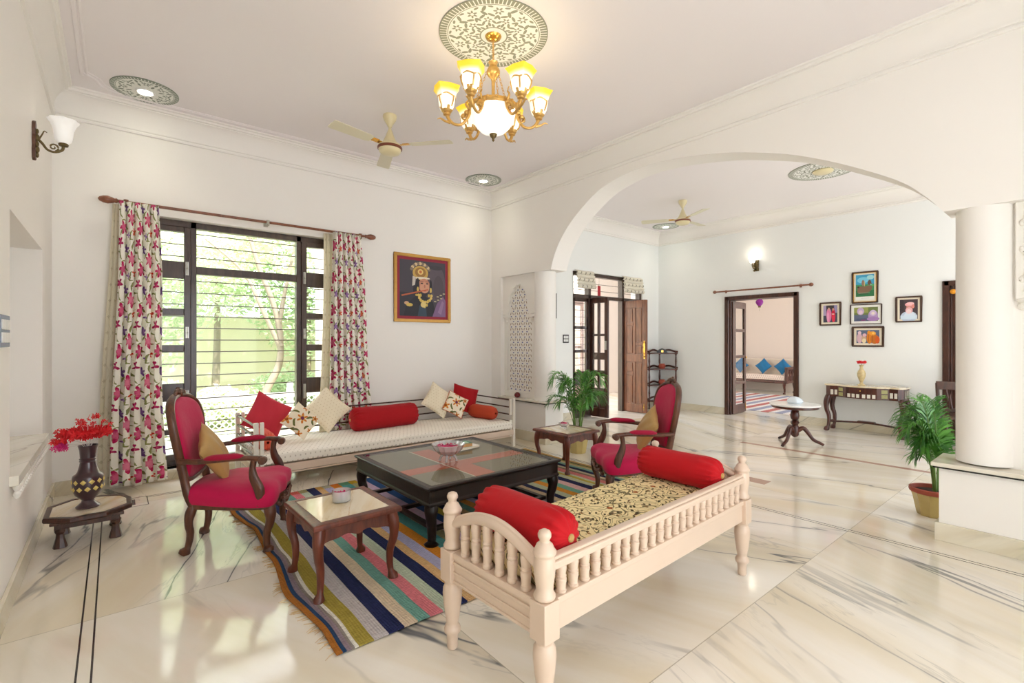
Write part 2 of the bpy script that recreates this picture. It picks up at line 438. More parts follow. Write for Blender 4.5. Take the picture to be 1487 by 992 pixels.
def dotted(name, ground, dot, s, r, rough=.85):
    M = Mat(name, rough, 0, .2); x, y, z = M.coords()
    row = (z / s).floor(); u = (x + row.mod(2.) * s * .5).cen(s); w = (z - s / 2).cen(s)
    d = (u * u + w * w).sqrt()
    M.base(M.mix(d.lt(r) * .8, ground, dot)); M.bump(M.noise(scale=12, detail=2), .003); return M.m
CREAMC = dotted('cream_dotted_cushion', srgb(238, 226, 200), srgb(206, 186, 148), .034, .0045)

def daybed_cloth():
    M = Mat('block_print_white', .85, 0, .2); x, y, z = M.coords()
    s = .043; h = y * 0 + z
    w = y + z
    row = (w / s).floor(); u = (x + row.mod(2.) * s * .5).cen(s); q = (w - s / 2).cen(s)
    d = (u * u * 2.2 + q * q).sqrt(); k = ((q.atan2(u)) * 6).cos() * .2 + .8
    M.base(M.mix((d / k).lt(.0105) * .8, srgb(244, 238, 226), srgb(190, 180, 164))); M.bump(M.noise(scale=9, detail=3), .003); return M.m
DAYC = daybed_cloth()

def settee_cloth():
    M = Mat('vine_print_cloth', .85, 0, .2); x, y, z = M.coords()
    v = M.comb(x, y - z, 0.)
    c = M.col(srgb(236, 218, 168))
    n = M.noise(v, 9, 1.2, .4, .9)
    vine = ((n - .5).abs().lt(.015) + (n - .60).abs().lt(.009) + (n - .41).abs().lt(.008)).clamp()
    c = M.mix(vine * .85, c, srgb(84, 74, 46))
    wv = M.noise(v, 18, 1)
    for i, (s, r, cc) in enumerate([(26., .26, srgb(78, 68, 42)), (31., .2, srgb(146, 102, 54)), (22., .17, srgb(92, 56, 34))]):
        ang = .7 + i * 1.1
        vv = M.comb((x * cos(ang) + (y - z) * sin(ang)) * .75 + wv * .03, ((y - z) * cos(ang) - x * sin(ang)) * 1.5, i * 3.)
        d = M.voro(vv, s); c = M.mix(d.lt(r), c, cc)
    d, a, b = M.voro(v, 11, 'c', .8); c = M.mix((d.lt(.17) * a.gt(.55)), c, srgb(150, 84, 44)); c = M.mix((d.lt(.08) * a.gt(.55)), c, srgb(196, 120, 60))
    M.base(c); M.bump(M.noise(scale=9, detail=2), .003); return M.m
VINEC = settee_cloth()

def medallion_mat(name, green, ground, rim_n, big):
    """painted rosette, local radius 1"""
    M = Mat(name, .6); x, y, z = M.coords()
    r = (x * x + y * y).sqrt(); th = y.atan2(x)
    c = M.col(ground)
    k = 2 * pi / rim_n
    dash = ((th.cen(k) / (k / 2)).abs().lt(.74)) * (r.gt(.865)) * (r.lt(.992)) + (r.gt(.985)) * (r.lt(1.01)) + (r.gt(.835)) * (r.lt(.85))
    c = M.mix(dash.clamp(), c, green)
    nf = 9 if big else 8
    P = 2 * pi / nf
    def petal(t0, r0, R, n, rot=0):
        dt = (th - t0).cen(P) * r; dr = r - r0; q = (dt * dt + dr * dr).sqrt(); a = dr.atan2(dt)
        return (q / ((a * n + rot).cos() * .3 + .72)) / R, q / R
    def leaf(t0, r0, L, an, w):
        dt = (th - t0).cen(P) * r; dr = r - r0
        a = dt * cos(an) + dr * sin(an); b = dr * cos(an) - dt * sin(an)
        return ((a * a + b * b / (w * w)).sqrt() / L).lt(1.)
    acc = None
    spec = [(0, .69, .095, 6), (P / 2, .47, .075, 5)] if big else [(0, .62, .13, 6)]
    for t0, r0, R, n in spec:
        m, q = petal(t0, r0, R, n); f = m.lt(1.) * q.gt(.34); acc = f if acc is None else acc + f
    ls = [(P * .5, .76, .075, 1.0, .42), (P * .44, .65, .075, 2.2, .4), (P * .30, .57, .07, .5, .38), (P * .72, .59, .07, 2.6, .38), (P * .06, .53, .06, 2.0, .4), (P * .94, .53, .06, 1.1, .4), (P * .5, .34, .06, 1.57, .42), (P * .15, .40, .06, .8, .4), (P * .85, .40, .06, 2.3, .4), (P * .26, .79, .05, .3, .45), (P * .72, .80, .05, -.3, .45), (P * .25, .30, .045, 1.2, .5), (P * .78, .30, .045, 2.0, .5)] if big else \
         [(P * .5, .74, .10, 1.57, .4), (P * .5, .50, .09, 1.57, .45), (P * .25, .74, .06, .6, .5), (P * .75, .74, .06, 2.5, .5)]
    for l in ls: acc = acc + leaf(*l)
    if big: acc = acc + (r.gt(.235)) * (r.lt(.262))
    c = M.mix((acc * r.lt(.82) * r.gt(.22)).clamp(), c, green)
    M.base(c); return M.m
MEDB = medallion_mat('painted_rosette_large', srgb(142, 146, 130), srgb(240, 240, 236), 84, True)
MEDS = medallion_mat('painted_rosette_small', srgb(128, 138, 124), srgb(232, 234, 226), 60, False)

def glow(name, c, e, strength, rimc=None, z0=0, z1=1):
    M = Mat(name, .4); x, y, z = M.coords()
    if rimc is None: colr = M.col(e)
    else: colr = M.mix(z.smooth(z0, z1), e, rimc)
    M.base(c if rimc is None else M.mix(z.smooth(z0, z1), c, (.95, .62, .04))); M.nt.links.new(colr, M.b.inputs['Emission Color']); M.b.inputs['Emission Strength'].default_value = strength
    return M.m
SHADEG = glow('lit_shade_glass', srgb(255, 250, 230), (1., .93, .74), .8, (.62, .42, .02), .092, .132)
BOWLG = glow('lit_bowl_glass', srgb(255, 250, 236), (1., .95, .82), .8)
SCONG = glow('frosted_sconce_glass', srgb(250, 250, 248), (1., .98, .95), .2)
SCONL = glow('lit_sconce_glass', srgb(255, 250, 236), (1., .95, .85), 2.4)
DOWNL = glow('lit_downlight', srgb(255, 255, 250), (1., .98, .9), 6.)

WEAVE = {}
def rugm(c):
    if c not in WEAVE:
        M = Mat('dhurrie_stripe', .95, 0, .1); x, y, z = M.coords(); g_ = sum(c) / 3; k = srgb(*[g_ + (v - g_) * .88 for v in c])
        n = M.noise(M.comb(x * 30, y * 140, 0), 1, 3)
        M.base(M.mix(n.smooth(.3, .75), tuple(a * .8 for a in k), tuple(min(1, a * 1.12) for a in k)))
        M.bump((y * 700).sin() + (x * 500).sin(), .0012); WEAVE[c] = M.m
    return WEAVE[c]
# ---------------------------------------------------------------- room shell
H = 3.42; YW = 5.53; XL = -.40; XA = 4.18; XB = 4.46; XF = 8.33; Y0 = -1.6
def slabwall(mb, axis, a0, a1, u0, u1, z0, z1, holes):
    """wall between a0..a1 on the axis; spans u0..u1; rectangular holes (h0,h1,zb,zt)"""
    def bx(p, q, zb, zt):
        if q - p > 1e-4 and zt - zb > 1e-4:
            if axis == 'y': mb.box(p, q, a0, a1, zb, zt)
            else: mb.box(a0, a1, p, q, zb, zt)
    cur = u0
    for h0, h1, zb, zt in sorted(holes):
        bx(cur, h0, z0, z1); bx(h0, h1, z0, zb); bx(h0, h1, zt, z1); cur = h1
    bx(cur, u1, z0, z1)
W1 = (.08, 2.10, .10, 2.46); D1 = (5.87, 7.80, 0, 2.47)
m = MB(); m.box(-.75, 13.6, Y0, 7.9, -.15, 0); struct('floor', m, MARBLE)
m = MB(); m.box(-.75, 13.6, Y0, 5.85, H, H + .15); m.box(8.33, 13.6, 5.85, 7.9, H, H + .15); struct('ceiling', m, CEIL)
m = MB(); slabwall(m, 'y', YW, YW + .27, -.75, 4.30, 0, H, [W1]); struct('wall_back', m, WALL)
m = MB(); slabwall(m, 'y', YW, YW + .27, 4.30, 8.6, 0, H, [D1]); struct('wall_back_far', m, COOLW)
m = MB(); slabwall(m, 'x', -.75, XL, Y0, YW, 0, H, [(3.43, 4.83, .575, 1.955)]); m.box(-.75, -.68, 3.43, 4.83, .575, 1.955); struct('wall_left', m, WALL)
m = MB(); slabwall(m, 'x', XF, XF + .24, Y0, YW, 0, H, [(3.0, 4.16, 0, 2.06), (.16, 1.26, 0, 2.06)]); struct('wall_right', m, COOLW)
m = MB(); m.box(13.3, 13.5, 1.0, 7.9, 0, H); m.box(8.57, 13.4, 7.7, 7.9, 0, H); struct('wall_north', m, PEACHW)

# arch wall: spandrel over a surveyed arch outline
AR = smoothpts([(4.31, 2.19), (4.245, 2.36), (4.13, 2.54), (3.92, 2.75), (3.57, 2.97), (3.24, 3.06), (2.95, 3.085), (2.68, 3.07), (2.43, 3.035), (2.10, 2.97), (1.80, 2.88), (1.53, 2.78), (1.22, 2.625), (.89, 2.42), (.74, 2.28), (.636, 2.145)], 5)
m = MB()
for (ya, za), (yb, zb) in zip(AR[:-1], AR[1:]):
    m.prism([(ya, za), (ya, H), (yb, H), (yb, zb)], XA, XB, 'x')
m.box(XA, XB, 4.31, YW, 2.19, H)                                   # over the pier by the window wall
m.box(XA, XB, 5.31, YW, 0, 2.19)
m.box(4.27, XB, 4.60, 5.31, .5, 2.19)
m.box(XA, XB, Y0, .636, 2.145, H)
m.box(4.27, XB, Y0, .44, .5, 2.145)
struct('wall_arch', m, WALL)
for n, (yc, zt) in enumerate(((4.56, 2.19), (.455, 2.145))):
    m = MB(); m.lathe([(.14, .52), (.14, zt)], 40, (4.32, yc, 0))
    struct('column_arch', m, WALL, smooth=True)
# pier bases with marble ledges
m = MB(); m.box(4.16, 4.475, 4.385, 5.31, 0, .505); m.box(4.16, 4.475, Y0, .655, 0, .475); struct('wall_pier_base', m, WALL)
m = MB(); m.box(4.115, 4.51, 4.345, 5.31, .515, .535); m.box(4.115, 4.51, Y0, .69, .485, .51); struct('sill_pier', m, SILLM, bevel=.004)
m = MB(); m.box(4.125, 4.50, 4.355, 5.31, .503, .516); m.box(4.125, 4.50, Y0, .68, .474, .486); struct('trim_1', m, LINEBLK)
m = MB()
m.box(4.14, 4.495, 4.365, 5.31, 0, .125); m.box(4.14, 4.495, Y0, .675, 0, .115)
struct('baseboard_arch', m, SKIRTM, bevel=.003)
m = MB(); m.box(-.385, W1[0] - .3, YW - .018, YW, 0, .12); m.box(2.15, 4.18, YW - .018, YW, 0, .12); m.box(4.46, D1[0], YW - .018, YW, 0, .12); m.box(D1[1], XF, YW - .018, YW, 0, .12)
m.box(-.22, 2.15, YW - .018, YW, 0, .10); struct('baseboard_back', m, SKIRTM, bevel=.003)
m = MB(); m.box(XL, XL + .018, Y0, YW - .018, 0, .12); struct('baseboard_left', m, SKIRTM, bevel=.003)
m = MB(); m.box(XF - .018, XF, 4.16, YW - .018, 0, .12); m.box(XF - .018, XF, 1.26, 3.0, 0, .12); m.box(XF - .018, XF, Y0, .16, 0, .12); struct('baseboard_right', m, SKIRTM, bevel=.003)

# unseen wall added behind the viewpoint to cut sky light; openings sized for that
m = MB(); slabwall(m, 'y', Y0 - .25, Y0, -.75, 8.6, 0, H, [(.2, 2.7, .0, 2.4), (4.9, 7.7, 0, 2.5)]); struct('wall_front_added', m, WALL)
# niche sill with carved drops
m = MB(); m.box(-.68, -.365, 3.40, 4.86, .58, .63); struct('sill_niche', m, SILLM, bevel=.004)
m = MB()
for k in range(26):
    y = 3.44 + k * .054
    m.lathe([(.004, -.07), (.014, -.06), (.017, -.045), (.008, -.033), (.015, -.02), (.017, 0)], 8, (-.377, y, .58))
struct('trim_2', m, WHITEW, smooth=True)

# cornices
def cornice(name, path, inward, closed=False):
    """path: wall-top polyline; inward: per-vertex unit-ish offset directions"""
    prof = [(0, 3.170), (.018, 3.172), (.022, 3.186), (.010, 3.192), (.010, 3.200), (.020, 3.204), (.022, 3.216), (.006, 3.222), (.012, 3.27), (.028, 3.32), (.055, 3.36), (.085, 3.378), (.085, 3.386), (.105, 3.388), (.108, 3.398), (.112, 3.404), (.128, 3.408), (.130, 3.42), (0, 3.42)]
    m = MB(); vs = []
    for (x, y), (dx, dy) in zip(path, inward):
        for o, z in prof: vs.append((x + dx * o, y + dy * o, z))
    n = len(prof); fs = []
    for i in range(len(path) - 1):
        for j in range(n - 1):
            a = i * n + j; fs.append((a, a + 1, a + n + 1, a + n))
    m.add(vs, fs); return struct(name, m, WALL, merge=True, smooth=30)
cornice('cornice_main', [(XL, Y0), (XL, YW), (XA, YW), (XA, Y0)], [(1, 0), (1, -1), (-1, -1), (-1, 0)])
cornice('cornice_far', [(XB, Y0), (XB, YW), (XF, YW), (XF, Y0)], [(1, 0), (1, -1), (-1, -1), (-1, 0)])
m = MB()
pth = smoothpts([(-.20, Y0), (-.20, 0), (-.20, 2.5), (-.20, 4.9), (-.195, 5.08)], 3) + smoothpts([(-.17, 5.11), (-.12, 5.16), (-.09, 5.25), (-.02, 5.31), (.05, 5.33)], 4) + [(2.0, 5.33), (3.9, 5.33)]
m.tube([(x, y, H - .002) for x, y in pth], (.014), 8, flat=.8)
m.tube([(x + .03, y - .025, H - .002) for x, y in pth], (.008), 8, flat=.8)
struct('trim_3', m, CEIL, smooth=True)

# floor inlays
m = MB()
def strip(x0, x1, y0, y1, z=.0008): m.box(x0, x1, y0, y1, -.01, z)
for x in (-.115, -.069): strip(x - .0035, x + .0035, Y0, 4.80)
for x in (3.862, 3.897): strip(x - .003, x + .003, Y0, 4.80)
for y in (5.02, 5.055): strip(.21, 3.7, y - .003, y + .003)
strip(-.115, .21, 4.797, 4.803); strip(-.115, .21, 5.06, 5.066); strip(.207, .213, 4.80, 5.06); strip(-.118, -.112, 4.80, 5.066)
struct('floor_inlay_line', m, LINEBLK)
m = MB(); strip(-.03, .13, 4.85, 5.01, .0009); struct('floor_inlay_square', m, plain('grey_stone', srgb(92, 94, 92), .15))
m = MB(); strip(4.53, 4.68, 1.91, 3.1); strip(6.17, 6.25, -1.2, 2.9); struct('floor_inlay_strip', m, BROWNT)

# ceiling rosettes with downlights
def rosette(name, x, y, r, mat, label, light):
    m = MB(); n = 72
    m.lathe([(1., -.004 / r), (1., .004 / r)], n)
    o = obj(name, m, mat, loc=(x, y, H - .003)); o.scale = (r, r, r); tag(o, label, 'ceiling rosette')
    if light:
        m = MB(); m.lathe([(.052, -.009), (.062, -.011), (.07, -.006), (.07, 0)], 32)
        t = thing('recessed_downlight', light, 'ceiling light', (x, y, H - .008)); obj('trim_ring', m, WHITEP, t, smooth=True)
        m = MB(); m.lathe([(0.0001, -.0105), (.052, -.0105)], 32); m.lathe([(.052, -.0105), (.052, -.004)], 32); obj('lens', m, DOWNL, t)
rosette('ceiling_rosette', 2.03, 2.66, .375, MEDB, 'large grey and white stencilled floral ceiling rosette around the chandelier canopy', None)
rosette('ceiling_rosette', .203, 5.13 - .0, .235, MEDS, 'small grey stencilled ceiling rosette above the wall sconce corner', 'round lit downlight in the rosette above the wall sconce corner')
rosette('ceiling_rosette', 3.754, 5.142, .235, MEDS, 'small grey stencilled ceiling rosette above the framed flute player picture corner', 'round lit downlight near the ceiling corner beside the arch')
rosette('ceiling_rosette', 7.87, 5.07, .235, MEDS, 'small grey stencilled ceiling rosette in the far room behind the fan', 'round lit downlight in the far room ceiling corner')
rosette('ceiling_rosette', 6.79, 2.16, .375, MEDB, 'large stencilled ceiling rosette of the far room, partly hidden by the arch', None)

# ---------------------------------------------------------------- jali panel in the pier
def jali():
    xp = 4.27; root = thing('jali_panel', 'tall white perforated lattice panel with a scalloped arch top set in the pier', 'lattice panel', (xp, 4.985, .535))
    # local: y right->, z up; faces -x
    m = MB(); m.box(-.012, 0, -.32, .32, 0, 1.655); m.box(-.03, -.012, -.325, -.25, 0, 1.1); m.box(-.03, -.012, .25, .325, 0, 1.1); m.box(-.03, -.012, -.25, .25, 0, .075)
    obj('backing', m, WHITEW, root, bevel=.003)
    # spandrel with a multifoil opening
    arc = []
    N = 9
    for k in range(N * 8 + 1):
        t = pi * k / (N * 8); foil = abs(sin(N * t)) * .022
        rx, rz = .215 - foil, .42 - foil
        arc.append((rx * cos(t), 1.12 + rz * sin(t) ** .9))
    out = [(.325, 1.10), (.325, 1.655), (-.325, 1.655), (-.325, 1.10)]
    m = MB()
    # strips between the arc and the outer border
    def outer(p):
        y, z = p; d = Vector((y, z - 1.10)); 
        s = min((.325 / abs(d.x)) if abs(d.x) > 1e-6 else 9e9, (.555 / d.y) if d.y > 1e-6 else 9e9); return (d.x * s, 1.10 + d.y * s)
    for a, b in zip(arc[:-1], arc[1:]):
        oa, ob = outer(a), outer(b)
        q = [a, oa] + ([(.325 * (1 if oa[0] > 0 else -1), 1.655)] if abs(abs(oa[0]) - .325) < 1e-6 and abs(ob[1] - 1.655) < 1e-6 and abs(oa[1] - 1.655) > 1e-6 else []) + ([(.325 * (1 if ob[0] > 0 else -1), 1.655)] if abs(abs(ob[0]) - .325) < 1e-6 and abs(oa[1] - 1.655) < 1e-6 and abs(ob[1] - 1.655) > 1e-6 else []) + [ob, b]
        m.prism(q, -.05, -.012, 'x')
    m.box(-.05, -.012, -.325, -.215, 1.09, 1.12); m.box(-.05, -.012, .215, .325, 1.09, 1.12)
    obj('spandrel', m, WHITEW, root)
    for s in (-1, 1):
        m = MB(); m.lathe([(.004, -.07), (.018, -.062), (.024, -.04), (.014, -.024), (.026, -.012), (.026, 0)], 12, (-.034, s * .27, 1.09))
        obj('bracket', m, WHITEW, root, smooth=True)
    brown = MB(); blue = MB()
    def inside(y, z):
        if z < .09: return False
        if z < 1.12: return abs(y) < .235
        if abs(y) > .2: return False
        return z < 1.10 + .40 * sqrt(max(0, 1 - (y / .205) ** 2))
    row = 0; z = .10
    while z < 1.55:
        for k in range(-3, 4):
            y = (k + (.5 if row % 2 else 0)) * .094
            if inside(y, z): blue.prism([(y + .015 * cos(a), z + .009 * sin(a)) for a in [pi * i / 3 for i in range(6)]], -.0135, -.012, 'x')
        for k in range(-11, 12):
            y = (k + .5) * .047 * .5
            if (k % 2 == 0) and inside(y, z + .038):
                lean = .006 if k % 4 == 0 else -.006
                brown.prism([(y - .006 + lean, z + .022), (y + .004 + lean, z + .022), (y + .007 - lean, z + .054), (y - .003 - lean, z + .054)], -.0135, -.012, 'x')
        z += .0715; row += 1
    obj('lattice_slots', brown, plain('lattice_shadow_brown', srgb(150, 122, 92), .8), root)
    obj('lattice_dots', blue, plain('blue_glass_inlay', srgb(92, 96, 150), .3), root)
jali()
# the matching carved panel on the other pier, cut by the frame edge
root = thing('carved_wall_panel', 'white panel carved with scrolling leaves at the frame edge of the round pier', 'carved panel', (4.27, 0, 1.555))
m = MB(); m.box(-.03, 0, -.5, .315, 0, .59); obj('board', m, WHITEW, root, bevel=.004)
m = MB(); 
for s, zz in ((1, .12), (-1, .30), (1, .46)):
    pts = []
    for k in range(22):
        a = k / 21 * 2.2 * pi; r = .012 + .045 * (1 - k / 21) 
        pts.append((-.034, .235 + s * r * cos(a) * .8, zz + r * sin(a)))
    m.tube(pts, [.009 - .004 * k / 21 for k in range(22)], 6)
    for k in range(5):
        a = k * 1.2; m.ball((-.033, .235 + .05 * cos(a), zz + .06 * sin(a)), .014, 8, 5, (.6, 1, 1.5))
m.tube(smoothpts([(-.034, .28, .04), (-.034, .20, .16), (-.034, .28, .28), (-.034, .21, .40), (-.034, .27, .56)], 6), .007, 6)
obj('carving', m, WHITEW, root, smooth=True)
for y in (.28, .18):
    m = MB(); m.lathe([(.004, -.07), (.022, -.06), (.03, -.04), (.018, -.024), (.034, -.012), (.034, 0)], 14, (-.005, y, 0)); obj('bracket', m, WHITEW, root, smooth=True)
# ---------------------------------------------------------------- window 1
def window1():
    x0, x1, z0, z1 = W1; yf = 5.66
    root = bpy.data.objects.new('window_1', None); COL.objects.link(root); root['kind'] = 'structure'
    m = MB(); F = lambda a, b, c, d, y0=yf - .03, y1=yf + .05: m.box(a, b, y0, y1, c, d)
    F(x0, x0 + .05, z0, z1); F(x1 - .05, x1, z0, z1); F(x0, x1, z1 - .06, z1); F(x0, x1, z0, z0 + .05)
    F(.575, .625, z0, z1); F(1.555, 1.605, z0, z1); F(.625, 1.555, 1.955, 2.03)
    F(.13, .575, 2.36, 2.40, yf - .015, yf + .03)
    obj('window_frame', m, FRAMEW, root, bevel=.004)
    def sash(a, b, name):
        m = MB()
        w = .055; Z = [(.155, .43), (.72, .885), (1.255, 1.0)]
        # upper little sash
        zz = [z0 + .05, .16 + .02]
        def bar(p, q, r, s_): m.box(p, q, yf - .045, yf - .005, r, s_)
        bar(a, a + w, z0 + .05, z1 - .06); bar(b - w, b, z0 + .05, z1 - .06)
        for p, q in ((z1 - .11, z1 - .06), (1.90, 2.065), (1.545, 1.61), (1.195, 1.26), (.72, .89), (.40, .45), (.15, .21)):
            bar(a + w, b - w, p, q)
        o = obj(name, m, FRAMEW, root, bevel=.005)
        m = MB(); m.box(a + w, b - w, yf - .028, yf - .024, z0 + .07, z1 - .08); obj('pane', m, PANE, root)
        m = MB()
        hx = (b - .03) if a < 1 else (a + .03)
        for z, h in ((2.0, .13), (1.38, .11), (.74, .16)):
            m.box(hx - .012, hx + .012, yf - .052, yf - .045, z - h / 2, z + h / 2)
            m.tube([(hx, yf - .058, z - h / 2), (hx, yf - .058, z + h / 2)], .005, 8)
            m.ball((hx, yf - .066, z), .009, 8, 6)
        obj('window_bolt', m, STEEL, root)
    sash(.13, .575, 'left_sash'); sash(1.605, 2.05, 'right_sash')
    m = MB(); m.box(.625, 1.555, yf + .005, yf + .009, z0 + .05, 1.955); m.box(.625, 1.555, yf + .005, yf + .009, 2.03, z1 - .06); obj('pane', m, PANE, root)
    m = MB(); z = .25
    while z < 2.4:
        m.tube([(x0 + .02, yf + .07, z), (x1 - .02, yf + .07, z)], .0052, 8); z += .1175
    for x in (.35, .6, 1.08, 1.58, 1.83): m.box(x - .008, x + .008, yf + .075, yf + .08, z0, z1) if x in (.6, 1.58) else None
    obj('security_grille', m, IRON, root)
window1()
m = MB(); m.box(.0, 2.2, YW - .045, YW + .10, .072, .10); struct('sill_window', m, SILLM, bevel=.004)

# ---------------------------------------------------------------- curtain rod and curtains
ROD_Y = 5.43
root = thing('curtain_rod', 'long brown wooden curtain rod with turned ends over the barred window', 'curtain rod', (1.14, ROD_Y, 2.52))
m = MB(); m.tube([(-1.12, 0, 0), (1.12, 0, 0)], .0135, 16); obj('pole', m, RODW, root, smooth=True)
for s in (-1, 1):
    m = MB(); m.at((s * 1.115, 0, 0), (0, s * pi / 2, 0)); m.lathe([(.014, 0), (.022, .01), (.018, .022), (.026, .04), (.034, .07), (.030, .10), (.018, .125), (.001, .135)], 16); obj('finial', m, RODW, root, smooth=True)
for x in (-1.06, .08, 1.06):
    m = MB(); m.tube([(x, .085, 0), (x, 0, 0)], .011, 10); m.box(x - .02, x + .02, .085, .098, -.03, .03); m.lathe([(.018, -.02), (.018, .02)], 12, (x, 0, 0)); m.tube([(x, -.0, -.018), (x - .01, -.02, -.045), (x + .005, -.035, -.03)], .006, 8); obj('bracket', m, RODW if x != .08 else STEEL, root, smooth=True)

def curtain(name, label, xa_t, xb_t, xa_b, xb_b, zt, zb, nf, amp_t, amp_b, y, mat, ph=0., yb=0., group=None, cat='curtain'):
    n = nf * 16
    rnd = random.Random(int(ph * 100) + nf); off = [rnd.uniform(-.35, .35) for _ in range(nf + 2)]; aa = [rnd.uniform(.65, 1.25) for _ in range(nf + 2)]
    cloth = max((xb_b - xa_b), (xb_t - xa_t)) * 1.9
    def fn(u, v):
        t = 1 - v  # 0 top .. 1 bottom when v=1 is top
        t = v
        k = u * nf; i = min(int(k), nf - 1)
        w = 1.1 - 2.2 * abs(sin(pi * k + ph + .5 * off[i] * sin(pi * (k - i)) * t)) ** .6
        amp = (amp_t * (1 - t) + amp_b * t) * (aa[i] * (1 - (k - i)) + aa[i + 1] * (k - i))
        xa = xa_t * (1 - t) + xa_b * t + .010 * sin(5 * t + ph); xb = xb_t * (1 - t) + xb_b * t + .012 * sin(7 * t)
        x = xa + (xb - xa) * (u + .18 / nf * sin(4 * pi * k + ph) * t)
        z = zt + (zb - zt) * v + (.010 * sin(9 * u + ph) if v > .98 else 0)
        return (x, y + yb * t + amp * w + (.012 * sin(8 * v + 3 * u)) * t, z)
    m = MB(); m.grid(fn, n, 40, uvf=lambda u, v: (u * cloth, (1 - v) * (zt - zb)))
    o = obj(name, m, mat, smooth=80, merge=False)
    s = o.modifiers.new('thick', 'SOLIDIFY'); s.thickness = .002
    return tag(o, label, cat, group)
curtain('curtain', 'floral curtain gathered beside the wall corner and the low octagonal stool', .03, .31, -.03, .36, 2.515, .045, 5, .030, .050, 5.40, CURT, .4, -.02)
curtain('curtain', 'floral curtain hanging behind the daybed between window and framed picture', 1.86, 2.18, 1.84, 2.34, 2.515, .12, 6, .028, .044, 5.41, CURT, 2.1, .02)
curtain('sheer_curtain', 'pale printed lining curtain hanging behind the floral curtain nearest the stool', -.02, .10, -.12, .12, 2.50, .06, 4, .008, .02, 5.475, LINING, 1.1, .0)
curtain('sheer_curtain', 'pale printed lining curtain behind the floral curtain at the daybed', 1.80, 1.95, 1.76, 1.98, 2.50, .14, 4, .008, .014, 5.485, LINING, .2, .0)

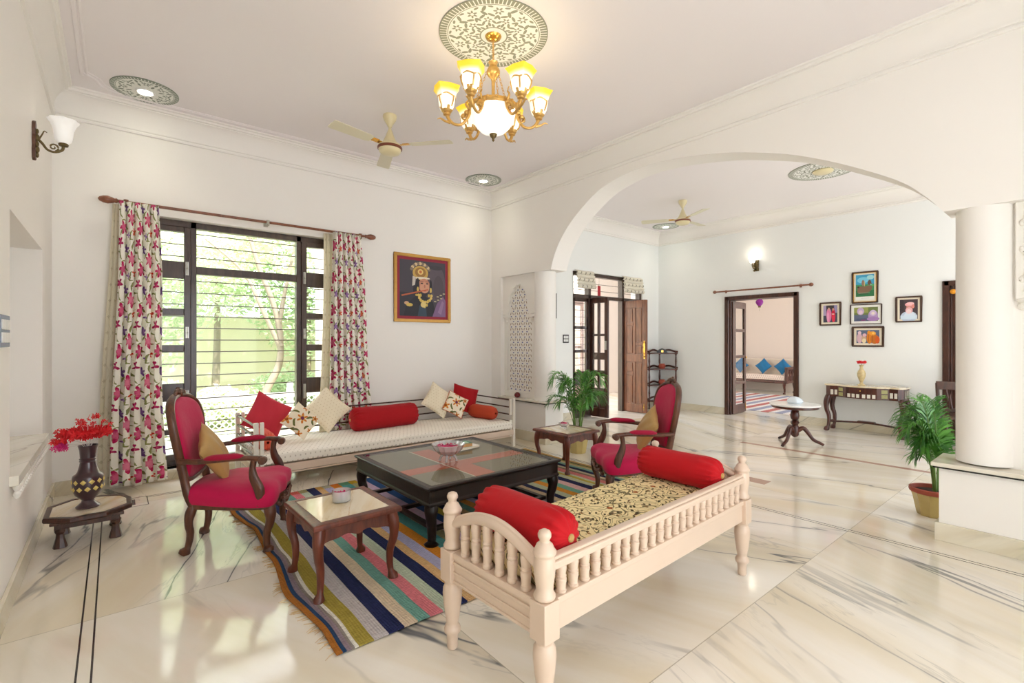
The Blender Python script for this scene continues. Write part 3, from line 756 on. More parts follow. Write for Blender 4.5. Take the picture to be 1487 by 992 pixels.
# ---------------------------------------------------------------- main door of the far room
def door1():
    x0, x1, z0, z1 = D1; yf = 5.60
    root = bpy.data.objects.new('door_1', None); COL.objects.link(root); root['kind'] = 'structure'
    m = MB()
    def F(a, b, c, d): m.box(a, b, yf - .04, yf + .06, c, d)
    F(x0, x0 + .05, 0, z1); F(x1 - .05, x1, 0, z1); F(x0, x1, z1 - .06, z1); F(x0, x1, 2.03, 2.09)
    F(6.30, 6.36, 0, z1); F(7.22, 7.28, 0, z1); F(x0, 6.3, .0, .12); F(7.28, x1, 0, .12)
    obj('door_frame', m, FRAMEW, root, bevel=.004)
    m = MB()
    for a, b in ((x0 + .05, 6.3), (7.28, x1 - .05)):
        m.box(a, a + .05, yf - .03, yf + .01, .12, 2.03); m.box(b - .05, b, yf - .03, yf + .01, .12, 2.03)
        for p, q in ((1.97, 2.03), (1.5, 1.55), (1.1, 1.15), (.55, .78), (.12, .2)): m.box(a, b, yf - .03, yf + .01, p, q)
    obj('casement', m, FRAMEW, root, bevel=.004)
    m = MB(); z = .3
    while z < 2.4:
        if z < 2.0:
            m.tube([(x0 + .03, yf + .04, z), (6.32, yf + .04, z)], .005, 6); m.tube([(7.26, yf + .04, z), (x1, yf + .04, z)], .005, 6)
        else: m.tube([(x0 + .03, yf + .04, z), (x1, yf + .04, z)], .005, 6)
        z += .1175
    obj('grille', m, IRON, root)
    m = MB(); m.box(x0 + .05, 6.3, yf + .0, yf + .004, .12, 2.03); m.box(7.28, x1 - .05, yf, yf + .004, .12, 2.03); m.box(x0 + .05, x1 - .05, yf, yf + .004, 2.09, z1 - .06); obj('pane', m, PANE, root)
    # opened panelled teak leaf, at right angles to the wall
    lf = bpy.data.objects.new('teak_leaf', None); COL.objects.link(lf); lf.parent = root; lf.location = (7.29, 5.59, 0); lf.rotation_euler = (0, 0, radians(-90))
    # local x along leaf away from hinge, y thickness
    L = .52; m = MB(); T = .018
    m.box(0, L, -T + .010, T - .010, .012, 2.03)
    def rail(a, b, c, d): m.box(a, b, -T, T, c, d)
    rail(0, .085, .012, 2.03); rail(L - .085, L, .012, 2.03); rail(.085, L - .085, .012, .16); rail(.085, L - .085, 1.90, 2.03); rail(.085, L - .085, .92, 1.06); rail(.235, .285, .16, .92); rail(.235, .285, 1.06, 1.90)
    rail(.085, .235, .68, .73); rail(.285, L - .085, 1.22, 1.27); rail(.085, .235, 1.58, 1.63)
    obj('leaf_frame', m, TEAK, lf, bevel=.006)
    m = MB(); e = .02
    for a, b, c, d in ((.085, .235, .16, .68), (.085, .235, .73, .92), (.285, L - .085, .16, .92), (.085, .235, 1.06, 1.58), (.085, .235, 1.63, 1.90), (.285, L - .085, 1.06, 1.22), (.285, L - .085, 1.27, 1.90)):
        for s in (-1, 1):
            lo, hi = sorted((s * (T - .010), s * (T - .001)))
            m.box(a + e, b - e, lo, hi, c + e, d - e)
    obj('raised_panel', m, TEAK, lf, bevel=.004)
    m = MB()
    for s in (-1, 1):
        m.tube(smoothpts([(L - .045, s * .02, 1.06), (L - .045, s * .05, 1.10), (L - .045, s * .05, 1.24), (L - .045, s * .02, 1.29)], 4), .007, 8); m.ball((L - .045, s * .03, 1.02), .018, 8, 6); m.box(L - .06, L - .03, s * .018 - .003, s * .018 + .003, .98, 1.3)
        m.tube([(L - .05, s * .024, .06), (L - .05, s * .024, .18)], .006, 8); m.ball((L - .05, s * .03, .12), .012, 8, 6)
    obj('door_handle', m, GOLDP, lf)
    # opened glazed leaf
    lf = bpy.data.objects.new('glazed_leaf', None); COL.objects.link(lf); lf.parent = root; lf.location = (6.355, 5.57, 0); lf.rotation_euler = (0, 0, radians(-91))
    L = .40; m = MB()
    for a, b in ((0, .07), (.17, .215), (L - .075, L)): m.box(a, b, -.018, .018, .012, 2.03)
    for c, d in ((.012, .16), (.42, .50), (.70, .80), (.98, 1.10), (1.38, 1.42), (1.94, 2.03)): m.box(.07, L - .07, -.018, .018, c, d)
    m.box(.0, L, -.008, .008, .16, .42)
    obj('leaf_frame', m, DARKW, lf, bevel=.005)
    m = MB(); m.box(.07, L - .07, -.004, .004, .5, 1.94); obj('pane', m, PANE, lf)
    m = MB(); m.tube([(.03, .026, 1.55), (.03, .026, 1.70)], .006, 8); m.tube([(.03, .026, .9), (.03, .026, 1.05)], .006, 8); m.box(L - .06, L - .02, -.03, -.018, 1.15, 1.30); obj('bolt', m, STEEL, lf)
door1()
BLINDM = Mat('printed_blind_cloth', .85); _x, _y, _z = BLINDM.coords(); s_ = .11
_r = (_z / s_).floor(); _u = (_x + _r.mod(2.) * s_ * .5).cen(s_); _w = (_z - s_ / 2).cen(s_)
_d = (_u * _u * 3 + _w * _w).sqrt(); BLINDM.base(BLINDM.mix(_d.lt(.024), srgb(222, 216, 200), srgb(150, 146, 130)))
def blind(label, xa, xb):
    t = thing('roman_blind', label, 'blind', ((xa + xb) / 2, 5.50, 2.16)); w = (xb - xa) / 2
    m = MB(); n = 5
    for k in range(n):
        za = .02 + k * .058
        def fn(u, v, za=za, k=k): return ((u * 2 - 1) * w * (1 + .03 * (1 - k / n)), -.035 * sin(pi * v) - .008 * (n - k), za + .07 * v + .004 * sin(u * 9))
        m.grid(fn, 12, 6)
    o = obj('cloth', m, BLINDM.m, t, smooth=60); q = o.modifiers.new('t', 'SOLIDIFY'); q.thickness = .004
    m = MB(); m.box(-w, w, -.01, .022, .305, .325); obj('headrail', m, WHITEP, t)
blind('patterned cream blind raised above the barred side window nearest the arch', 5.90, 6.34)
blind('patterned cream blind raised above the open teak door leaf', 7.15, 7.72)
t = thing('door_hanging', 'red and yellow festive cloth strip hanging in the open doorway', 'door ornament', (6.60, 5.585, 1.84))
m = MB(); m.box(-.035, .035, -.004, .004, .22, .43); obj('red_cloth', m, plain('festive_red', srgb(176, 40, 48), .7), t)
m = MB(); m.box(-.03, .03, -.005, .005, .12, .22); m.box(-.012, .012, -.004, .004, 0, .12); obj('yellow_cloth', m, plain('festive_yellow', srgb(206, 170, 70), .7), t)
m = MB(); m.tube([(0, 0, .43), (0, 0, .56)], .002, 6); obj('string', m, IRON, t)

# door 2 (to the sofa room) and door 3
def doorframe(name, ya, yb):
    root = bpy.data.objects.new(name, None); COL.objects.link(root); root['kind'] = 'structure'
    m = MB(); x0, x1 = XF - .03, XF + .26
    m.box(x0, x1, ya - .015, ya + .055, 0, 2.075); m.box(x0, x1, yb - .055, yb + .015, 0, 2.075); m.box(x0, x1, ya, yb, 2.01, 2.075)
    m.box(x0 + .05, x0 + .08, ya + .055, ya + .075, 0, 2.01); m.box(x0 + .05, x0 + .08, yb - .075, yb - .055, 0, 2.01)
    obj('door_frame', m, DARKW, root, bevel=.006); return root
root = doorframe('door_2', 3.0, 4.16)
def glazedleaf(root, loc, rz, L, hinge_side=1):
    lf = bpy.data.objects.new('glazed_leaf', None); COL.objects.link(lf); lf.parent = root; lf.location = loc; lf.rotation_euler = (0, 0, rz)
    m = MB()
    m.box(0, .08, -.018, .018, .01, 1.99); m.box(L - .075, L, -.018, .018, .01, 1.99)
    for c, d in ((.01, .16), (.52, .57), (.99, 1.04), (1.46, 1.51), (1.88, 1.99)): m.box(.08, L - .075, -.018, .018, c, d)
    obj('leaf_frame', m, DARKW, lf, bevel=.005)
    m = MB(); m.box(.08, L - .075, -.003, .003, .16, 1.88); obj('pane', m, PANE, lf)
    m = MB(); m.ball((L - .03, .03, 1.0), .016, 8, 6); m.ball((L - .03, -.03, 1.0), .016, 8, 6); m.tube([(L - .035, -.024, .06), (L - .035, -.024, .16)], .006, 8); obj('door_knob', m, GOLDP, lf)
glazedleaf(root, (8.40, 4.085, 0), radians(3), .56)
root = doorframe('door_3', .16, 1.26)
m = MB(); m.box(XF + .05, XF + .09, .21, 1.205, .01, 2.01); obj('leaf', m, DARKW, root)
m = MB()
for a, b in ((.28, .66), (.75, 1.13)):
    for c, d in ((.15, .9), (1.02, 1.88)): m.box(XF + .04, XF + .052, a, b, c, d)
obj('raised_panel', m, DARKW, root, bevel=.006)
t = thing('marigold_ornament', 'small round orange ornament hung at the top of the dark doorway', 'door ornament', (8.28, 1.165, 1.93))
m = MB(); m.ball((0, 0, 0), .035, 12, 8, (1, 1, .9)); obj('blossom', m, plain('marigold', srgb(226, 150, 30), .7, bump=.01, bscale=60), t, smooth=True)
m = MB(); m.tube([(0, 0, .03), (0.01, 0, .085)], .003, 6); obj('thread', m, IRON, t)

root = thing('curtain_rod', 'bare wooden curtain rod above the doorway to the sofa room', 'curtain rod', (8.25, 3.555, 2.165), pi / 2)
m = MB(); m.tube([(-.74, 0, 0), (.74, 0, 0)], .013, 14); obj('pole', m, RODW, root, smooth=True)
for s in (-1, 1):
    m = MB(); m.at((s * .74, 0, 0), (0, s * pi / 2, 0)); m.lathe([(.014, 0), (.024, .01), (.03, .03), (.024, .05), (.01, .06)], 14); obj('finial', m, RODW, root, smooth=True)
    m = MB(); m.tube([(s * .60, -.075, 0), (s * .60, 0, 0)], .011, 8); m.box(s * .60 - .015, s * .60 + .015, -.08, -.066, -.025, .025); obj('bracket', m, RODW, root)
# ---------------------------------------------------------------- shared small builders
def cabriole(mb, top, foot, r0, r1, out, knee=.022, n=10, seg=16, toe=.02):
    """S-curved leg from top to foot; out = horizontal unit vector pointing outwards"""
    pts = []; rad = []
    hx, hy = out
    for k in range(seg + 1):
        t = k / seg
        x = top[0] + (foot[0] - top[0]) * t; y = top[1] + (foot[1] - top[1]) * t; z = top[2] + (foot[2] - top[2]) * t
        s = knee * sin(pi * min(1, t * 1.9)) * (1 if t < .53 else 0) - knee * .55 * sin(pi * max(0, (t - .45) / .5)) * (1 if .45 < t < .95 else 0) + toe * max(0, (t - .86) / .14) ** 1.5
        pts.append((x + hx * s, y + hy * s, z))
        r = r0 * (1 - t) ** .9 + r1 * (1 - (1 - t) ** .9)
        if t < .3: r *= 1 + .18 * sin(pi * t / .3)
        if t > .88: r *= 1 + 1.0 * sin(pi * (t - .88) / .15) ** .8
        rad.append(r)
    mb.tube(pts, rad, n, up=(hx, hy, 0.3)); return mb

def pillow_mb(w, h, t, n=18, pinch=.07):
    m = MB()
    for s in (-1, 1):
        def fn(a, b, s=s):
            u, v = a * 2 - 1, b * 2 - 1
            x = w / 2 * u * (1 - pinch * (1 - v * v)); z = h / 2 * v * (1 - pinch * (1 - u * u))
            th = ((1 - u * u) * (1 - v * v)); th = max(th, 0) ** .42
            return (x, s * t / 2 * th + .004 * sin(9 * u + 3 * v) * th, z)
        m.grid(fn, n, n)
    return m

def pillow(name, label, w, h, t, mat, loc, rot, group=None, piping=None):
    o = obj(name, pillow_mb(w, h, t), mat, smooth=70); o.location = loc; o.rotation_mode = 'YXZ'; o.rotation_euler = rot
    tag(o, label, 'cushion', group)
    if piping:
        pts = []
        for k in range(64):
            q = k / 16; i = int(q); f = q - i
            u, v = [(-1 + 2 * f, -1), (1, -1 + 2 * f), (1 - 2 * f, 1), (-1, 1 - 2 * f)][i]
            pts.append((w / 2 * u * (1 - .07 * (1 - v * v)), 0, h / 2 * v * (1 - .07 * (1 - u * u))))
        m = MB(); m.tube(pts, .004, 6, closed=True); obj('piping', m, piping, o, smooth=True)
    return o

def bolster(name, label, L, R, mat, loc, rz, gather=.11, button=True, ribs=0, sag=1.):
    """lies along local x"""
    prof = []
    n = 64; vs = []; fs = []
    T = [(-L / 2 - .004, .012), (-L / 2 + .002, .35 * R), (-L / 2 + .015, .68 * R), (-L / 2 + .04, .88 * R), (-L / 2 + .09, .985 * R), (-L / 4, R), (0, R), (L / 4, R), (L / 2 - .09, .985 * R), (L / 2 - .04, .88 * R), (L / 2 - .015, .68 * R), (L / 2 - .002, .35 * R), (L / 2 + .004, .012)]
    T = smoothpts(T, 4)
    for x, r in T:
        e = max(0, (abs(x) - (L / 2 - .13)) / .13)
        for i in range(n):
            a = 2 * pi * i / n
            rr = r * (1 + (gather * e * sin(16 * a + 2 * sin(3 * a)) if r > .02 else 0) + .012 * sin(3 * a + 9 * x) + (.02 * sin(ribs * a) if ribs else 0))
            z = rr * sin(a); z = z * (sag if z < 0 else 1)
            vs.append((x, rr * cos(a), z))
    for j in range(len(T) - 1):
        for i in range(n):
            k = (i + 1) % n; fs.append((j * n + i, j * n + k, (j + 1) * n + k, (j + 1) * n + i))
    m = MB(); m.add(vs, fs)
    o = obj(name, m, mat, smooth=80); o.location = loc; o.rotation_euler = (0, 0, rz); tag(o, label, 'bolster')
    if button:
        m = MB()
        for s in (-1, 1): m.ball((s * (L / 2 + .004), 0, 0), .016, 10, 6, (.6, 1, 1))
        obj('drawstring_button', m, GOLDC, o, smooth=True)
    return o

def turned(mb, c, z0, z1, prof, n=16, s=1.):
    """prof: (radius, fraction)"""
    mb.lathe([(r * s, z0 + (z1 - z0) * f) for r, f in prof], n, c)

# ---------------------------------------------------------------- striped dhurrie
STR = [(.700, (184, 112, 42)), (.726, (40, 70, 110)), (.744, (150, 130, 140)), (.766, (150, 138, 130)), (.780, (236, 230, 216)), (.797, (176, 156, 62)), (.868, (200, 190, 190)), (.939, (42, 48, 92)), (1.015, (228, 204, 174)), (1.082, (118, 174, 162)), (1.145, (236, 128, 140)), (1.215, (196, 208, 186)), (1.282, (42, 48, 92)), (1.356, (224, 178, 122)), (1.412, (178, 176, 214)), (1.485, (224, 136, 36)), (1.560, (84, 160, 156)), (1.650, (164, 162, 116)), (1.722, (206, 176, 204)), (1.792, (44, 84, 140)), (1.862, (198, 174, 62)), (1.935, (44, 48, 70)), (1.995, (200, 170, 120)), (2.06, (120, 170, 150)), (2.13, (226, 150, 60)), (2.20, (190, 180, 206)), (2.27, (44, 48, 80)), (2.34, (206, 190, 150)), (2.41, (96, 160, 150)), (2.48, (230, 130, 130)), (2.55, (208, 84, 132)), (2.66, (140, 136, 144)), (2.745, (206, 182, 146)), (2.810, (40, 46, 84)), (2.870, (190, 196, 160)), (2.945, (228, 146, 46)), (3.022, (116, 176, 150)), (3.100, (228, 180, 176)), (3.185, (42, 46, 84)), (3.265, (196, 198, 160)), (3.330, (190, 170, 66)), (3.375, (196, 200, 166)), (3.410, (226, 124, 120)), (3.485, (140, 120, 96)), (3.520, (206, 190, 152)), (3.562, (38, 44, 76)), (3.620, (128, 176, 152)), (3.665, (212, 190, 140)), (3.70, (186, 168, 90)), (3.735, (80, 76, 70)), (3.755, (206, 160, 90)), (3.80, None)]
FARC = {7: (96, 140, 110), 8: (210, 180, 130), 9: (70, 130, 100), 10: (222, 96, 84), 11: (170, 160, 110), 12: (44, 46, 84), 13: (214, 160, 80), 14: (180, 176, 150), 15: (226, 120, 40), 16: (96, 150, 110), 17: (206, 166, 40)}
def rug():
    cols = []; m = MB()
    def w(x, y):
        d = max(0, (.95 - x) / .25)
        return .022 * d * (sin(y * 3.9 + .6) + .5 * sin(y * 9)) + .006 * sin(y * 2.1 + x)
    y0, y1 = 1.985, 4.36; ny = 60
    for i in range(len(STR) - 1):
        xa, c = STR[i]; xb = STR[i + 1][0]
        def key(c):
            if c not in cols: cols.append(c)
            return cols.index(c)
        def fn(u, v, ya=0, yb=0):
            y = ya + (yb - ya) * v; x = xa + (xb - xa) * u
            z = .008 + .0022 * sin(y * 17 + x * 5) * sin(x * 11 + 2) + (.004 + .004 * sin(y * 21)) * max(0, (.86 - x) / .16)
            return (x + w(x, y), y, max(z, .0035))
        yt = 4.27
        m.cur = key(c); m.grid(lambda u, v: fn(u, v, y0, yt), 2, ny)
        m.cur = key(FARC.get(i, c)); m.grid(lambda u, v: fn(u, v, yt, y1), 2, 3)
    o = obj('dhurrie_rug', m, [rugm(c) for c in cols], smooth=60)
    s = o.modifiers.new('t', 'SOLIDIFY'); s.thickness = .006; s.offset = 0
    tag(o, 'large flat woven rug with many coloured stripes under the low glass table', 'rug')
    r = random.Random(3); m = MB()
    for k in range(120):
        y = r.uniform(2.0, 4.33)
        if r.random() < .6: y = round(y * 3.3) / 3.3 + r.uniform(-.035, .035)
        L = r.uniform(.012, .05); a = r.uniform(-.7, .7); x = .70 + w(.70, y)
        m.tube([(x + .004, y, .004), (x - L * .5, y + a * L * .4, .004), (x - L, y + a * L, .003)], [.0022, .002, .0012], 4)
    obj('fringe', m, plain('frayed_cotton', srgb(206, 176, 130), .9, var=.3), o)
rug()

# ---------------------------------------------------------------- cream turned-wood settee
def settee():
    root = thing('settee', 'long low cream painted bench with turned spindles and a vine print mattress', 'bench', (1.90, 1.495, 0), radians(2.3))
    X, Y = .785, .272
    for i, (sx, sy) in enumerate(((-1, -1), (-1, 1), (1, 1), (1, -1))):
        m = MB(); c = (sx * X, sy * Y, 0)
        m.lathe([(.020, 0), (.0235, .012), (.0225, .03), (.025, .062), (.034, .072), (.036, .085), (.031, .098), (.024, .106), (.0285, .13), (.037, .19), (.041, .235), (.039, .262), (.030, .278), (.034, .286), (.034, .292)], 20, c)
        m.box(c[0] - .037, c[0] + .037, c[1] - .037, c[1] + .037, .291, .424)
        m.lathe([(.030, .424), (.037, .43), (.0385, .44), (.030, .455), (.031, .475), (.0365, .51), (.0375, .53), (.036, .56), (.034, .572), (.040, .58), (.0405, .588), (.034, .597), (.027, .612), (.0165, .620), (.0175, .626), (.023, .636), (.0235, .645), (.019, .655), (.008, .661), (.001, .662)], 20, c)
        obj('post_leg', m, CREAMW, root, smooth=True, bevel=.003)
    def rail_end(sx):
        m = MB(); m.box(sx * X - .017, sx * X + .017, -Y + .03, Y - .03, .30, .415)
        m.box(sx * X - .024, sx * X + .024, -Y + .03, Y - .03, .395, .42)
        m.box(sx * X - .0235, sx * X + .0235, -Y + .03, Y - .03, .372, .384); m.box(sx * X - .0235, sx * X + .0235, -Y + .03, Y - .03, .333, .343)
        m.box(sx * X - .0235, sx * X + .0235, -Y + .03, Y - .03, .295, .306)
        obj('end_rail', m, CREAMW, root, bevel=.003)
        m = MB(); pts = [(sx * X, -Y + 2 * Y * t, .522 + .082 * sin(pi * t) ** 1.0) for t in [k / 20 for k in range(21)]]
        m.tube(pts, [(.024, .021)] * 21, 12); m.tube([(p[0], p[1], p[2] + .016) for p in pts], .013, 8)
        obj('arched_rail', m, CREAMW, root, smooth=True)
    rail_end(-1); rail_end(1)
    m = MB()
    m.box(-X + .03, X - .03, -Y - .016, -Y + .016, .305, .42); m.box(-X + .03, X - .03, -Y - .023, -Y + .023, .398, .421)
    m.box(-X + .03, X - .03, Y - .016, Y + .016, .305, .42)
    obj('side_rail', m, CREAMW, root, bevel=.003)
    m = MB(); m.box(-X + .02, X - .02, -Y - .026, -Y + .026, .519, .548); m.box(-X + .02, X - .02, -Y - .019, -Y + .019, .548, .562)
    obj('top_rail', m, CREAMW, root, bevel=.007)
    m = MB(); m.box(-X, X, -Y + .01, Y - .01, .385, .40); obj('seat_board', m, CREAMW, root)
    prof = [(.017, 0), (.020, .04), (.020, .10), (.0165, .13), (.018, .28), (.0195, .38), (.0205, .48), (.0165, .53), (.0205, .57), (.0165, .62), (.0185, .70), (.0205, .84), (.020, .94), (.017, 1)]
    m = MB(); turned(m, (0, 0, 0), 0, .104, prof, 14); b0 = obj('baluster', m, CREAMW, root, smooth=True)
    N = 23
    for k in range(N):
        b = b0 if k == 0 else b0.copy()
        if k: COL.objects.link(b); b.parent = root
        b.location = (-X + .082 + k * (2 * X - .164) / (N - 1), -Y, .419)
    me = None
    for sx in (-1, 1):
        for k in range(6):
            t = (k + 1) / 7.0; y = -Y + .02 + (2 * Y - .04) * t; top = .522 + .082 * sin(pi * (y + Y) / (2 * Y)) - .012
            b = b0.copy(); COL.objects.link(b); b.parent = root; b.location = (sx * X, y, .419); b.scale = (1, 1, (top - .419) / .104)
    # mattress
    m = MB()
    x0, x1, y0, y1, z0, z1 = -X + .045, X - .045, -Y + .03, Y + .012, .401, .49
    def fn(u, v):
        # rounded slab, around the cross-section in y/z
        a = 2 * pi * u; cy, cz = (y0 + y1) / 2, (z0 + z1) / 2; p = 5
        ca, sa = cos(a), sin(a); r = (abs(ca) ** p + abs(sa) ** p) ** (-1 / p)
        e = 1 - .12 * max(0, abs(v * 2 - 1) - .97) / .03
        y = cy + (y1 - y0) / 2 * ca * r * e; z = cz + (z1 - z0) / 2 * sa * r * (1 - .5 * max(0, abs(v * 2 - 1) - .98) / .02) + .003 * sin(13 * v) * (sa > 0)
        return (x0 + (x1 - x0) * v, y, z)
    m.grid(fn, 48, 60, closeu=True)
    n = 48; nv = 61
    m.f.append(tuple(range(n))); m.mi.append(0); m.uv.append([(0, 0)] * n)
    m.f.append(tuple((nv - 1) * n + i for i in range(n))); m.mi.append(0); m.uv.append([(0, 0)] * n)
    obj('mattress', m, VINEC, root, smooth=60)
    return root
settee()
bolster('bolster', 'red bolster cushion on the cream spindle bench, at the end nearer the striped rug', .50, .092, REDB, (1.272, 1.470, .582), pi / 2 + radians(2.3))
bolster('bolster', 'red bolster cushion on the cream spindle bench, at the end nearer the magenta armchair', .50, .088, REDB, (2.495, 1.525, .578), pi / 2 + radians(2.3))

# ---------------------------------------------------------------- carved armchair
def armchair():
    root = thing('armchair', 'x', 'armchair', (0, 0, 0), 0, 'magenta carved armchairs')
    def seat_outline(k=1., dx=0.):
        P = smoothpts([(-.235, -.185), (-.10, -.235), (.06, -.285), (.19, -.310), (.255, -.295), (.275, -.22), (.265, -.10), (.285, 0), (.265, .10), (.275, .22), (.255, .295), (.19, .310), (.06, .285), (-.10, .235), (-.235, .185), (-.25, 0), (-.235, -.185)], 4)[:-1]
        return [(x * k + dx, y * k) for x, y in P]
    m = MB(); m.prism(seat_outline(.985), .272, .315); obj('seat_rail', m, CHAIRW, root, bevel=.006)
    # carved apron at the front
    m = MB(); pts = [(.268 + .012 * cos(t * 2 * pi), -.2 + .4 * t, .268 - .014 * abs(sin(3 * pi * t))) for t in [k / 30 for k in range(31)]]
    m.tube(pts, .013, 8)
    for k in range(7): m.ball((.283, -.09 + k * .03, .272 + .008 * sin(k * 2)), .013, 8, 6, (.6, 1, 1))
    m.tube(smoothpts([(.285, -.13, .285), (.29, -.07, .265), (.295, 0, .252), (.29, .07, .265), (.285, .13, .285)], 5), .010, 8)
    obj('carved_apron', m, CHAIRW, root, smooth=True)
    o = seat_outline(); n = len(o)
    vs = []; fs = []
    rings = [(1.0, .305), (1.022, .325), (1.03, .355), (1.01, .382), (.95, .400), (.80, .412), (.5, .420), (.2, .423), (0.0001, .424)]
    for k, z in rings:
        for i, (x, y) in enumerate(o): 
            zz = z + (0.006 * sin(9 * y + 14 * x) if .3 < k < 1 else 0) - .016 * max(0, (abs(y) - .2) / .1) * (k > .9) 
            vs.append((x * k, y * k, zz))
    for j in range(len(rings) - 1):
        for i in range(n): q = (i + 1) % n; fs.append((j * n + i, j * n + q, (j + 1) * n + q, (j + 1) * n + i))
    m = MB(); m.add(vs, fs); obj('seat_cushion', m, MAGENTA, root, smooth=70)
    for sx, sy in ((1, -1), (1, 1), (-1, -1), (-1, 1)):
        m = MB()
        if sx > 0: cabriole(m, (.232, sy * .262, .292), (.225, sy * .262, 0), .031, .0165, (.75, sy * .66), .020)
        else: cabriole(m, (-.205, sy * .170, .292), (-.245, sy * .168, 0), .026, .0165, (-.8, sy * .6), .014)
        obj('leg', m, CHAIRW, root, smooth=True)
    # backrest plane: s sideways, h height
    def bp(s, z, d=0.):
        t = (z - .42) / .52
        return (-.232 - .085 * t - .03 * (1 - (s / .24) ** 2) + d, s, z)
    prof = [(.165, .455), (.185, .54), (.215, .66), (.232, .76), (.232, .82), (.205, .885), (.15, .925), (.08, .945), (0, .955)]
    half = smoothpts(prof, 4)
    loop = [(s, z) for s, z in half] + [(-s, z) for s, z in reversed(half[:-1])]
    m = MB(); bot = smoothpts([(-.165, .455), (-.08, .435), (0, .43), (.08, .435), (.165, .455)], 4)[1:-1]
    full = loop + bot
    m.tube([bp(s, z) for s, z in full], [(.019, .024)] * len(full), 10, closed=True, up=(1, 0, 0.15))
    obj('back_frame', m, CHAIRW, root, smooth=True)
    n = len(full); m = MB(); vs = []; fs = []
    for side in (1, -1):
        b = len(vs)
        R = [(.97, .004), (.95, .020), (.86, .034), (.6, .042), (.3, .045), (.001, .046)]
        for k, d in R:
            for s, z in full:
                zc = .70; vs.append(bp(s * k, zc + (z - zc) * k, d * side * (1 if side > 0 else .6)))
        for j in range(len(R) - 1):
            for i in range(n): q = (i + 1) % n; fs.append((b + j * n + i, b + j * n + q, b + (j + 1) * n + q, b + (j + 1) * n + i))
    m.add(vs, fs); obj('back_pad', m, MAGENTA, root, smooth=70, merge=True)
    m = MB()   # carved crest
    for k in range(9):
        a = -1.2 + k * .3; m.ball(bp(.075 * sin(a), .955 + .028 * cos(a), .012), .014, 8, 6, (.8, 1, 1.1))
    for s in (-1, 1):
        m.tube([bp(s * (.02 + .085 * t), .975 - .035 * t * t + .012 * sin(6 * t), .01) for t in [k / 10 for k in range(11)]], [.012 - .006 * k / 10 for k in range(11)], 8)
        m.tube([bp(s * .03 * cos(a) * (1 - a / 8), .97 + .026 * sin(a) * (1 - a / 8), .02) for a in [k * .5 for k in range(10)]], .006, 6)
    m.ball(bp(0, .965, .012), .022, 10, 8); m.ball(bp(0, .995, .008), .012, 8, 6)
    obj('carved_crest', m, CHAIRW, root, smooth=True)
    for s in (-1, 1):   # stiles down to the seat
        m = MB(); m.tube(smoothpts([(-.205, s * .178, .29), (-.232, s * .18, .36), bp(s * .178, .44, .0), bp(s * .190, .55, -.002)], 5), [(.018, .024)] * 16, 10, up=(1, 0, 0))
        obj('stile', m, CHAIRW, root, smooth=True)
    for s in (-1, 1):
        a0 = bp(s * .212, .575, .0)
        A = smoothpts([a0, (-.15, s * .262, .578), (0, s * .294, .590), (.11, s * .302, .594), (.165, s * .300, .588), (.200, s * .298, .580)], 6)
        m = MB(); m.tube(A, [(.020 + .006 * max(0, (i / (len(A) - 1) - .7) / .3), .016 + .006 * max(0, (i / (len(A) - 1) - .75) / .25)) for i in range(len(A))], 12)
        m.at((.205, s * .298, .572), (pi / 2, 0, 0)); m.lathe([(.001, -.028), (.020, -.027), (.024, -.02), (.024, .02), (.020, .027), (.001, .028)], 16); m.m = Matrix.Identity(4)
        obj('armrest', m, CHAIRW, root, smooth=True)
        m = MB(); B = smoothpts([(-.115, s * .272, .588), (-.08, s * .279, .598), (0, s * .293, .603), (.07, s * .300, .605), (.105, s * .301, .598)], 5)
        m.tube(B, [((.012 + .017 * min(1, 3.2 * min(i, len(B) - 1 - i) / len(B))), (.010 + .010 * min(1, 3.2 * min(i, len(B) - 1 - i) / len(B)))) for i in range(len(B))], 12)
        obj('arm_pad', m, BURG, root, smooth=True)
        m = MB(); S = smoothpts([(.16, s * .300, .585), (.150, s * .298, .53), (.158, s * .302, .47), (.185, s * .308, .41), (.192, s * .306, .36), (.180, s * .300, .30)], 5)
        m.tube(S, [(.018 + .012 * sin(pi * min(1, max(0, (i / (len(S) - 1) - .2) / .8))), .014) for i in range(len(S))], 12, up=(0, 1, 0.01))
        obj('arm_support', m, CHAIRW, root, smooth=True)
    return root
ch = armchair()
ch.location = (.63, 3.585, 0); ch.rotation_euler = (0, 0, radians(-24)); ch['label'] = 'magenta upholstered carved wooden armchair beside the barred window, on the rug edge'
dup(ch, (3.265, 2.425, 0), radians(143), 'magenta upholstered carved wooden armchair by the arch, behind the cream spindle bench')
def on_chair(loc, rz, lx, ly, z):
    c, s_ = cos(rz), sin(rz); return (loc[0] + lx * c - ly * s_, loc[1] + lx * s_ + ly * c, z)
pillow('throw_pillow', 'gold silk cushion leaning in the armchair beside the barred window', .31, .31, .10, GOLDC, on_chair((.63, 3.585), radians(-24), -.135, -.02, .578), (radians(24), radians(34), radians(-24 - 90)))
pillow('throw_pillow', 'gold silk cushion leaning in the armchair by the arch', .31, .31, .10, GOLDC, on_chair((3.265, 2.425), radians(143), -.135, -.01, .578), (radians(24), radians(-32), radians(143 - 90)))

